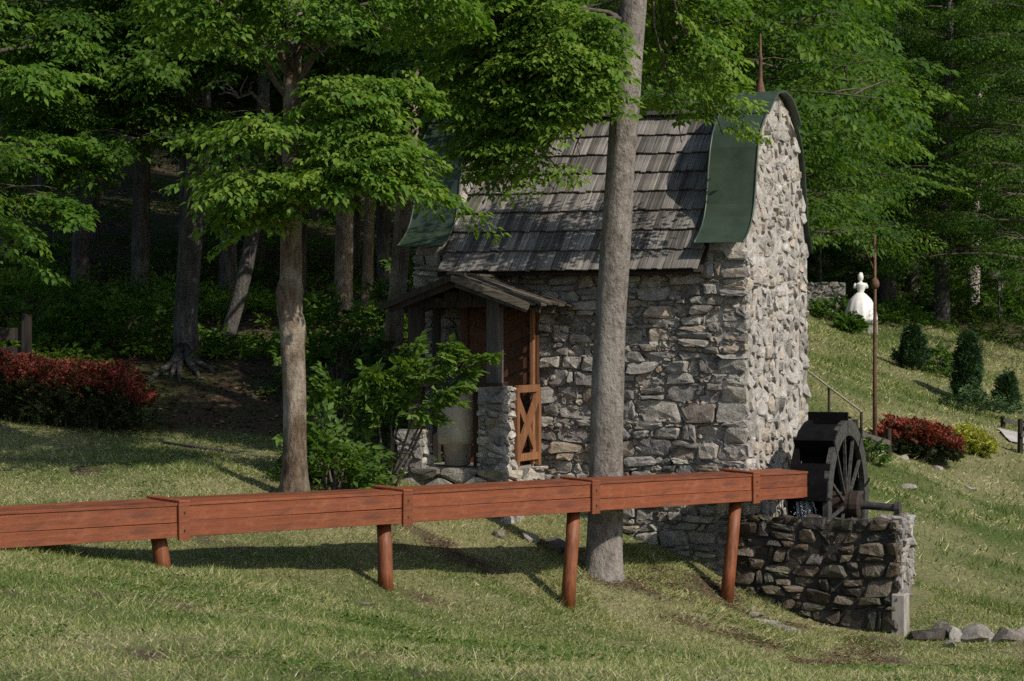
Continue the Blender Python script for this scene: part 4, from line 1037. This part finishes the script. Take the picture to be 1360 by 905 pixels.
def juniper(px, py, Yd, h, w, seed, label, wild=.1):
    r = random.Random(seed); c = gp(px, py, Yd); e = empty('juniper_bush', c, label=label, cat='juniper'); sp = []
    ph = r.uniform(0,6)
    for i in range(int(420*w*h/1.6)):
        t = r.random()**.8; a = r.uniform(0, 6.283); rad = w*.5*min(1, .55+t*1.6)*(1-t)**.62*r.uniform(.45,1.25)*(1+.3*math.sin(3*a+t*7+ph))
        sp.append((math.cos(a)*rad, math.sin(a)*rad, t*h*.92, math.cos(a)*.30, math.sin(a)*.30, 1.0, .24*r.uniform(.6,1.3), r.gauss(0,.08)))
    MB().tube([(0,0,-.15),(0,0,h*.5)], [.05,.02], 6).build('stem', M['twig'], e)
    mobj('foliage', grow(sp, .11, seed, SMALL, .4, .2, .28, 'foliage', wild), M['leaf_juniper'], e)
juniper(1212, 503, 71, 1.2, .8, 421, 'broad dark juniper on the slope below the statue')
juniper(1285, 546, 68, 2.0, .8, 422, 'tallest columnar juniper on the grassy slope')
juniper(1337, 545, 69, .95, .55, 423, 'smallest young juniper beside the tall one')
shrub('leafy_bush', 'bright green bush beside the broad juniper on the slope', 'shrub', gp(1242,490,72), .5,.4,.8, 60, .11, 'leaf_shrub', .3, 424, tb=.5)
shrub('leafy_bush', 'small green bush at the foot of the rusty pole', 'shrub', gp(1156,638,47.5), .24,.22,.38, 40, .07, 'leaf_shrub', .2, 425, tb=.5)
shrub('leafy_bush', 'spreading low juniper mat below the slope junipers', 'shrub', gp(1290,568,64), 1.3,.7,.42, 120, .10, 'leaf_juniper', .3, 426, tb=.7, wr=.35)
for i, (px, py, Yd, rx, rz, lab) in enumerate([(1105,418,83,.9,.7,'weedy bush at the base of the low stone wall'),(1131,428,81.0,.25,.42,'dark weedy bush hiding the left of the statue skirt'),(1190,418,84,1.0,.7,'clipped bush behind the pole right of the statue'),
        (1225,415,89,1.1,.9,'green bush between two shaded trunks'),(1275,418,91,1.0,1.1,'bush in front of the pale trunk'),(1340,425,92,1.3,.9,'rough bush under the slope lantern'),(1330,400,100,1.6,1.3,'dim bush behind the slope lantern'),(1195,400,97,1.5,2.3,'tall dark bush filling the shade behind the statue pole'),(1268,405,99,1.7,2.4,'tall dark bush between the two right slope trunks'),(1100,405,92,1.4,2.2,'tall bush rising behind the low stone wall'),(1228,400,103,1.6,2.4,'tall dim bush behind the black shaded trunk')]):
    shrub('leafy_bush', lab, 'shrub', gp(px, py, Yd), rx*.9, .6, rz*.8, int(60*max(1, rz*.8)), .13, 'leaf', .42, 430+i, tb=.45)

# ---------------------------------------------------------------- undergrowth, grass, litter
hd = np.array([math.cos(TH), -math.sin(TH)]); hp = np.array([math.sin(TH), math.cos(TH)])
def not_house(x, y):
    u = (x-HC.x)*hd[0]+(y-HC.y)*hd[1]; v = (x-HC.x)*hp[0]+(y-HC.y)*hp[1]
    inh = (u > -4.5) & (u < .1) & (v > -.05) & (v < 3.6); inp = (u > -.15) & (u < 1.95) & (v > -.2) & (v < 2.5); inq = (u > -4.15) & (u < -2.6) & (v > -1.4) & (v < .1)
    return ~(inh | inp | inq)
r = np.random.default_rng(9)
def scatter(n, x0, x1, y0, y1):
    return r.uniform(x0, x1, n), r.uniform(y0, y1, n)
x, y = scatter(13000, -26, 6, 31, 112); fa = forest_amt(x, y); nz = vnoise(x, y, .5, 3)
k = (fa > .5) & (nz > .45) & ((y > 34.4) | (x < -5.2) | (x > -1.9)) & (np.abs(x) < y*.26) & ((y < 60) | (r.random(len(x)) < .6)); x, y = x[k], y[k]; z = gz(x, y)
a_ = r.uniform(0, 6.28, len(x))
sp = np.c_[x, y, z+.05, np.cos(a_), np.sin(a_), r.uniform(.2,1.0,len(x)), r.uniform(.25,.55,len(x)), r.normal(0,.1,len(x))]
tag(mobj('undergrowth', grow(sp, .10, 55, SMALL, .5, .28, .5, 'undergrowth', .3), M['leaf']), label='low ferns and seedlings covering the forest floor', cat='undergrowth', kind='stuff')
x, y = scatter(3600, -11, 2, 31.5, 46); k = (forest_amt(x, y) > .5) & (vnoise(x, y, .8, 5) > .46) & ((y > 34.6) | (x < -5.2) | (x > -1.9)) & (np.abs(x) < y*.25) & not_house(x, y); x, y = x[k], y[k]; z = gz(x, y); a_ = r.uniform(0, 6.28, len(x))
sp = np.c_[x, y, z+.04, np.cos(a_), np.sin(a_)-.3, r.uniform(.3,1.1,len(x)), r.uniform(.22,.45,len(x)), r.normal(0,.12,len(x))]
tag(mobj('undergrowth', grow(sp, .085, 57, SMALL, .68, .25, .5, 'undergrowth', .3), M['leaf_bright']), label='fresh green ferns and seedlings along the bank at the wood edge', cat='undergrowth', kind='stuff')
x, y = scatter(1700, 3, 26, 84, 112); k = (vnoise(x, y, .4, 1) > .35); x, y = x[k], y[k]; z = gz(x, y); a_ = r.uniform(0, 6.28, len(x))
sp = np.c_[x, y, z+.05, np.cos(a_), np.sin(a_), r.uniform(.3,1.0,len(x)), r.uniform(.4,.8,len(x)), r.normal(0,.1,len(x))]
tag(mobj('undergrowth', grow(sp, .15, 56, SMALL, .5, .25, .5, 'undergrowth', .3), M['leaf']), label='rough weeds under the trees at the top of the slope', cat='undergrowth', kind='stuff')
def grass(name, label, n, y0, y1, hgt, wid, seed, dens=None, xm=.225, xlim=None):
    r = np.random.default_rng(seed)
    y = r.uniform(y0*y0, y1*y1, n)**.5; x = r.uniform(-1, 1, n)*y*xm
    if xlim is not None: x = r.uniform(*xlim, n)
    nz = vnoise(x, y, 2.2, 4)*.6+vnoise(x, y, 6.5, 2)*.4
    bare = vnoise(x, y, .9, 3)
    k = (forest_amt(x, y) < .35+.2*r.random(n)) & not_house(x, y) & (r.random(n) < .35+nz*.9) & (r.random(n) > soil_amt(x, y)*.8)
    x, y, nz = x[k], y[k], nz[k]; n = len(x); z = gz(x, y)-.008
    dry = dry_amt(x, y); isdry = r.random(n) < .09+.46*dry
    h = hgt*r.uniform(.5, 1.3, n)*(.65+.7*nz)*(1+.9*(vnoise(x, y, 1.2, 5) > .72)); th = r.uniform(0, 6.28, n)
    lean = np.where(isdry, r.uniform(.6, 4.5, n), r.uniform(.15, 1.2, n))
    dr = np.c_[np.cos(th)*lean, np.sin(th)*lean, np.ones(n)]; dr /= np.linalg.norm(dr, axis=1, keepdims=True)
    h = np.where(isdry, h*1.25, h)
    nr = np.c_[r.normal(0,.4,n), r.normal(-.4,.4,n), np.ones(n)*.5]
    tint = np.where(isdry, r.normal(.80,.13,n), r.normal(.32,.16,n)+.10*dry)
    wv = wid*(y/20)**.6
    sd = np.cross(nr, dr); sd /= np.linalg.norm(sd, axis=1, keepdims=True)+1e-9
    base = np.c_[x, y, z]; L = h[:, None]; w = (wv*r.uniform(.7,1.3,n))[:, None]
    v = np.empty((n, 3, 3)); v[:, 0] = base-sd*w*.5; v[:, 1] = base+sd*w*.5; v[:, 2] = base+dr*L
    me = bpy.data.meshes.new(name); me.vertices.add(3*n); me.vertices.foreach_set('co', v.astype(np.float32).ravel())
    me.loops.add(3*n); me.loops.foreach_set('vertex_index', np.arange(3*n, dtype=np.int32)); me.polygons.add(n); me.polygons.foreach_set('loop_start', np.arange(0, 3*n, 3, dtype=np.int32))
    at_ = me.attributes.new('tint', 'FLOAT', 'POINT'); at_.data.foreach_set('value', np.repeat(np.clip(tint, 0, 1), 3).astype(np.float32)); me.update(calc_edges=True)
    tag(mobj(name, me, M['grass_blade']), label=label, cat='grass', kind='stuff')
grass('lawn_grass', 'short mown grass with dry clippings in front of the mill', 660000, 11, 32, .050, .0082, 71)
grass('slope_grass', 'thin grass on the lawn and slope beyond the wheel', 230000, 30, 92, .085, .014, 72, xlim=(3.5, 24))
def weeds(name, label, n, y0, y1, seed, leaf, thr):
    r = np.random.default_rng(seed); y = r.uniform(y0*y0, y1*y1, n)**.5; x = r.uniform(-1, 1, n)*y*.22
    k = (forest_amt(x, y) < .3) & not_house(x, y) & (vnoise(x, y, 1.4, 0)*.6+vnoise(x, y, 4.0, 3)*.4 > thr); x, y = x[k], y[k]; n = len(x); a = r.uniform(0, 6.28, n)
    me = leaf_mesh(name, np.c_[x, y, gz(x, y)+r.uniform(.005,.05,n)], np.c_[np.cos(a), np.sin(a), r.uniform(-.1,.7,n)], np.c_[r.normal(0,.35,n), r.normal(0,.35,n), np.ones(n)], r.uniform(.5,1.3,n)*leaf, .5, r.normal(.42,.2,n))
    tag(mobj(name, me, M['leaf_shrub']), label=label, cat='weeds', kind='stuff')
weeds('lawn_weeds', 'broad-leaved weeds in darker tufts of the lawn', 70000, 13, 33, 75, .042, .61)
# fallen leaves on the bank and dry clumps of cut grass
def litter(name, label, x, y, L, wr, tb, seed, mat, lift=.01):
    r = np.random.default_rng(seed); n = len(x); a = r.uniform(0, 6.28, n)
    me = leaf_mesh(name, np.c_[x, y, gz(x, y)+lift], np.c_[np.cos(a), np.sin(a), r.uniform(-.1,.35,n)], np.c_[r.normal(0,.35,n), r.normal(0,.35,n), np.ones(n)], r.uniform(.6,1.3,n)*L, wr, r.normal(tb,.25,n))
    tag(mobj(name, me, M[mat]), label=label, cat='litter', kind='stuff')
x, y = scatter(26000, -14, 2, 30.6, 50); k = forest_amt(x, y) > .4
litter('leaf_litter', 'brown fallen leaves scattered over the bank under the trees', x[k], y[k], .08, .6, .5, 73, 'dry_leaf')
x, y = scatter(9000, -1.0, 4.2, 26.2, 30.0); k = not_house(x, y) & (soil_amt(x, y) > .35)
litter('leaf_litter', 'dry leaves and clippings on the bare patches below the beech', x[k], y[k], .05, .45, .6, 74, 'dry_leaf')

# ---------------------------------------------------------------- rocks
def rock(name, label, p, sx, sy, sz, seed, group=None, mat='rock'):
    r = random.Random(seed); bm = bmesh.new(); bmesh.ops.create_icosphere(bm, subdivisions=2, radius=1)
    cuts = [(Vector((r.gauss(0,1), r.gauss(0,1), r.gauss(0,1))).normalized(), r.uniform(.38,.80)) for _ in range(11)]
    for v in bm.verts:
        for nn, d in cuts:
            e = v.co.dot(nn)-d
            if e > 0: v.co -= nn*e
        v.co *= 1+r.uniform(-.05,.05); v.co = Vector((v.co.x*sx, v.co.y*sy, v.co.z*sz))
    me = bpy.data.meshes.new(name); bm.to_mesh(me); bm.free()
    o = mobj(name, me, M[mat]); o.location = p; o.rotation_euler = (0, 0, r.uniform(0, 6.28)); tag(o, label, 'rock', group); return o
for i, (px, py, Yd, sx, sz, lab, mt) in enumerate([(1236,832,28.8,.24,.15,'dark rock nearest the concrete footing','wet_stone'),(1272,830,28.7,.17,.13,'brown rock in the row of field rocks','rock'),(1295,826,28.7,.23,.15,'pale flat-topped rock in the row of field rocks','rock'),(1252,822,28.95,.16,.12,'rock wedged behind the dark rock of the row','rock'),(1314,832,28.6,.15,.11,'brown rock between the flat-topped and the rounded rock','rock'),(1352,838,28.6,.16,.10,'last rock of the field row beyond the rounded one','rock'),
        (1334,840,28.5,.22,.13,'rounded rock at the end of the row of field rocks','rock'),(1262,836,28.3,.10,.07,'small stone before the row of field rocks','rock'),(1018,826,28.7,.17,.06,'flat slab lying at the foot of the pit wall by the last post','rock'),
        (1044,834,28.5,.17,.07,'tan flat stone at the foot of the pit wall','rock'),(1000,818,28.9,.12,.05,'small slab beside the last flume post','rock'),(1205,645,45.5,.17,.08,'lone pale stone in the lawn beyond the wheel','rock'),
        (1290,628,51,.16,.07,'low stone in the lawn before the yellow hedge','rock'),(700,704,28.9,.16,.10,'pale stone at the foot of the porch plinth','rock'),(745,704,29.1,.24,.09,'long flat stone below the house wall','rock'),(484,797,23.6,.10,.045,'grey stone in the grass before the second post','rock'),(665,702,28.6,.09,.07,'small stone left of the porch foot','rock'),
        (1245,614,53.0,.14,.09,'white stone under the clipped red hedge','concrete'),(1200,612,53.0,.13,.10,'pale stone under the clipped red hedge by the fence','concrete')]):
    p = gp(px, py, Yd); rock('rock', lab, (p.x, p.y, p.z+sz*.22), sx*1.35, sx*1.1, sz*1.4, 500+i, mat=mt)

# ---------------------------------------------------------------- path, fences, pole, lamps, wall, statue, bench, edging
xs_ = np.linspace(11.9, 34, 40); v = []
for X in xs_:
    for dy in (-1.0, -.35, .35, 1.0): 
        yy = 58.6+dy*.9+.02*(X-11); v.append((X, yy, g1(X, yy)+.05))
f = [(4*i+j, 4*i+4+j, 4*i+5+j, 4*i+1+j) for i in range(39) for j in range(3)]
tag(MB().add(v, f).build('path', M['gravel'], smooth=True), kind='structure')

def rail_fence(label, posts, h, rails):
    p = [gp(*q) for q in posts]; e = empty('rail_fence', p[0], label=label, cat='fence'); b = p[0]
    for q in p: MB().tube([q-b-Vector((0,0,.2)), q-b+Vector((0,0,h))], [.07,.06], 8).build('post', M['dark_wood'], e)
    for a, c in zip(p, p[1:]):
        for z in rails: MB().bar(a-b+Vector((0,-.08,z)), c-b+Vector((0,-.08,z-.03)), .05, .10).build('rail', M['grey_post'], e)
rail_fence('broken wooden rail fence around the rusty pole', [(1136,606,48.5),(1180,606,50.5)], .62, (.36,))
rail_fence('dark wooden rail fence beside the path', [(1355,592,56.5),(1405,594,57)], .82, (.45,))
rail_fence('short dark rail fence behind the path', [(1332,582,61),(1362,582,61)], .28, (.20,))
pb = gp(1162,610,50); pole = empty('rusty_pole', pb, label='tall rusty iron pole with a ball set in a stone base', cat='pole')
MB().tube([(0,0,-.1),(0,0,1.7),(0,0,2.9),(0,0,4.5)], [.052,.045,.036,.026], 10).build('shaft', M['rust'], pole, smooth=True)
MB().lathe([(.03,3.40),(.085,3.46),(.095,3.52),(.08,3.58),(.03,3.64)], 14).build('ball', M['rust'], pole, smooth=True)
MB().lathe([(.23,-.2),(.20,.10),(.16,.26),(.10,.32)], 9).build('stone_base', M['rock'], pole)
MB().tube([(0,0,3.75),(-.25,0,4.4)], [.012,.008], 6).build('stay', M['rust'], pole)
hr = empty('handrail', gp(1145,560,47), label='slanting pale wooden handrail behind the gable', cat='handrail'); hb = Vector(hr.location)
a, c = W(1144,547,47), W(1074,494,50)
MB().tube([a-hb, c-hb], [.022,.022], 8).build('rail', M['plaster'], hr)
for q in (a, a.lerp(c, .6)): MB().tube([Vector((q.x,q.y,g1(q.x,q.y)-.15))-hb, q-hb], [.03,.028], 8).build('post', M['dark_wood'], hr)
def lantern(label, px, py, Yd, h):
    b = gp(px, py, Yd); e = empty('street_lamp', b, label=label, cat='lamp')
    MB().tube([(0,0,-.2),(0,0,.25),(0,0,h)], [.06,.035,.028], 8).build('pole', M['iron'], e, smooth=True)
    MB().lathe([(.07,h),(.17,h+.50)], 6).build('glass', M['glass'], e)
    MB().lathe([(.21,h+.50),(.20,h+.53),(.06,h+.68),(.025,h+.72),(.02,h+.80)], 6).build('cap', M['iron'], e)
    for k in range(6):
        th = 2*math.pi*k/6; MB().bar((math.cos(th)*.075,math.sin(th)*.075,h), (math.cos(th)*.178,math.sin(th)*.178,h+.5), .022, .022).build('frame_bar', M['iron'], e)
lantern('old-style street lantern at the top of the slope', 1327, 425, 90, 1.05)
lantern('street lantern half hidden by leaves behind the gable', 1090, 410, 86, 2.25)
# low stone wall beside the statue
a, c = gp(1070,412,84), gp(1122,412,84)
lw = empty('low_stone_wall', a, label='low rubble wall left of the white statue', cat='stone wall')
L = (c-a).length; core = MB().box((L/2,.2,.35), (L,.36,1.0)).build('core', M['mortar'], lw)
rng = random.Random(41); cells = rubble_cells(0, L, -.2, .9, (.14,.24), (.2,.45), rng, aniso=1.3)
lay_stones(cells, rng, lambda u, v, o: (u, .0-o, v), M['stone'], core, 60, gap=.014, proud=(.01,.07), facet=.5)
# statue
sb = gp(1143,427,82); sb.z = W(0,427,82).z
st = empty('statue', sb, R(-12), label='white statue of a lady in a wide bell-shaped gown', cat='statue')
pleat = lambda th, z: 1+.05*math.sin(th*13)*max(0, 1-z/.9)
MB().lathe([(.54,0),(.55,.10),(.52,.35),(.45,.58),(.35,.76),(.21,.90),(.12,.97)], 52, fn=pleat).build('gown', M['white_stone'], st, smooth=True)
body = MB().lathe([(.11,.95),(.105,1.0),(.13,1.12),(.165,1.22),(.155,1.28),(.07,1.315),(.05,1.34),(.052,1.38),(.085,1.42),(.098,1.48),(.09,1.55),(.06,1.60),(.02,1.62)], 20, fn=lambda th, z: 1+(.12*math.cos(th) if 1.1 < z < 1.3 else 0))
body.v = [(x*(1.15 if 1.1 < z < 1.32 else 1), y*.82, z) for x, y, z in body.v]
bodyo = body.build('body', M['white_stone'], st, smooth=True)
MB().lathe([(.02,1.50),(.06,1.52),(.075,1.57),(.06,1.62),(.02,1.64)], 14, (.0,.07,.02)).build('hair_bun', M['white_stone'], st, smooth=True)
for s in (-1, 1): MB().tube([(s*.15,0,1.27),(s*.20,-.01,1.20),(s*.215,-.01,1.12)], [.055,.055,.04], 10).build('upper_arm', M['white_stone'], st, smooth=True)
MB().lathe([(.60,-.9),(.58,-.02),(.50,.0)], 24).build('plinth', M['rock'], st)
# bench seen from behind at the left
bb = gp(10,500,31.8); bb.z += .12; bench = empty('garden_bench', bb, 0, label='dark wooden bench behind the red hedge', cat='bench')
for x in (-1.1, .25): 
    MB().box((x,0,.48), (.12,.12,1.16)).build('post', M['dark_wood'], bench, bevel=.008)
for z in (.80, .55): MB().box((-.42,.02,z), (1.44,.05,.16)).build('slat', M['dark_wood'], bench, bevel=.005)
MB().box((-.42,-.22,.42), (1.3,.36,.05)).build('seat', M['dark_wood'], bench, bevel=.005)
for x in (-1.0, .15): MB().box((x,-.34,.14), (.09,.09,.52)).build('leg', M['dark_wood'], bench)
# thin edging pole at the foot of the bank
a, c = gp(215,586,30.2), gp(378,590,29.6)
eo = MB().tube([a+Vector((0,0,.03))-a, (c-a)*.5+Vector((0,0,.03)), c-a+Vector((0,0,.03))], [.018,.018,.016], 8).build('edging_pole', M['grey_post'], smooth=True); eo.location = a
tag(eo, 'thin grey pole lying along the foot of the leaf-strewn bank', 'pole')
# roots on the bank below the leaning trunk
rb = W(250,478,35); rr_ = random.Random(4)
for i, (px, py, Yd) in enumerate([(190,520,33.0),(225,508,33.4),(268,505,33.3),(292,492,33.8),(238,515,33.2)]):
    q = gp(px, py, Yd); q.z -= .02
    s0 = Vector((rb.x+rr_.uniform(-.12,.12), 34.85, g1(rb.x, 34.85)+.2))
    pts = [s0]+[Vector((s0.x+(q.x-s0.x)*t, s0.y+(q.y-s0.y)*t, g1(s0.x+(q.x-s0.x)*t, s0.y+(q.y-s0.y)*t)+.03)) for t in (.25,.5,.75)]+[q-Vector((0,0,.05))]
    o = MB().tube([p-q for p in pts], [.07,.06,.045,.03,.015], 8).build('tree_root', M['bark_dark'], smooth=True); o.location = q
    tag(o, 'bare grey root creeping down the bank below the leaning trunk', 'root', 'exposed roots on the bank')
print('objects', len(bpy.data.objects), 'tris', sum(len(m.polygons) for m in bpy.data.meshes))
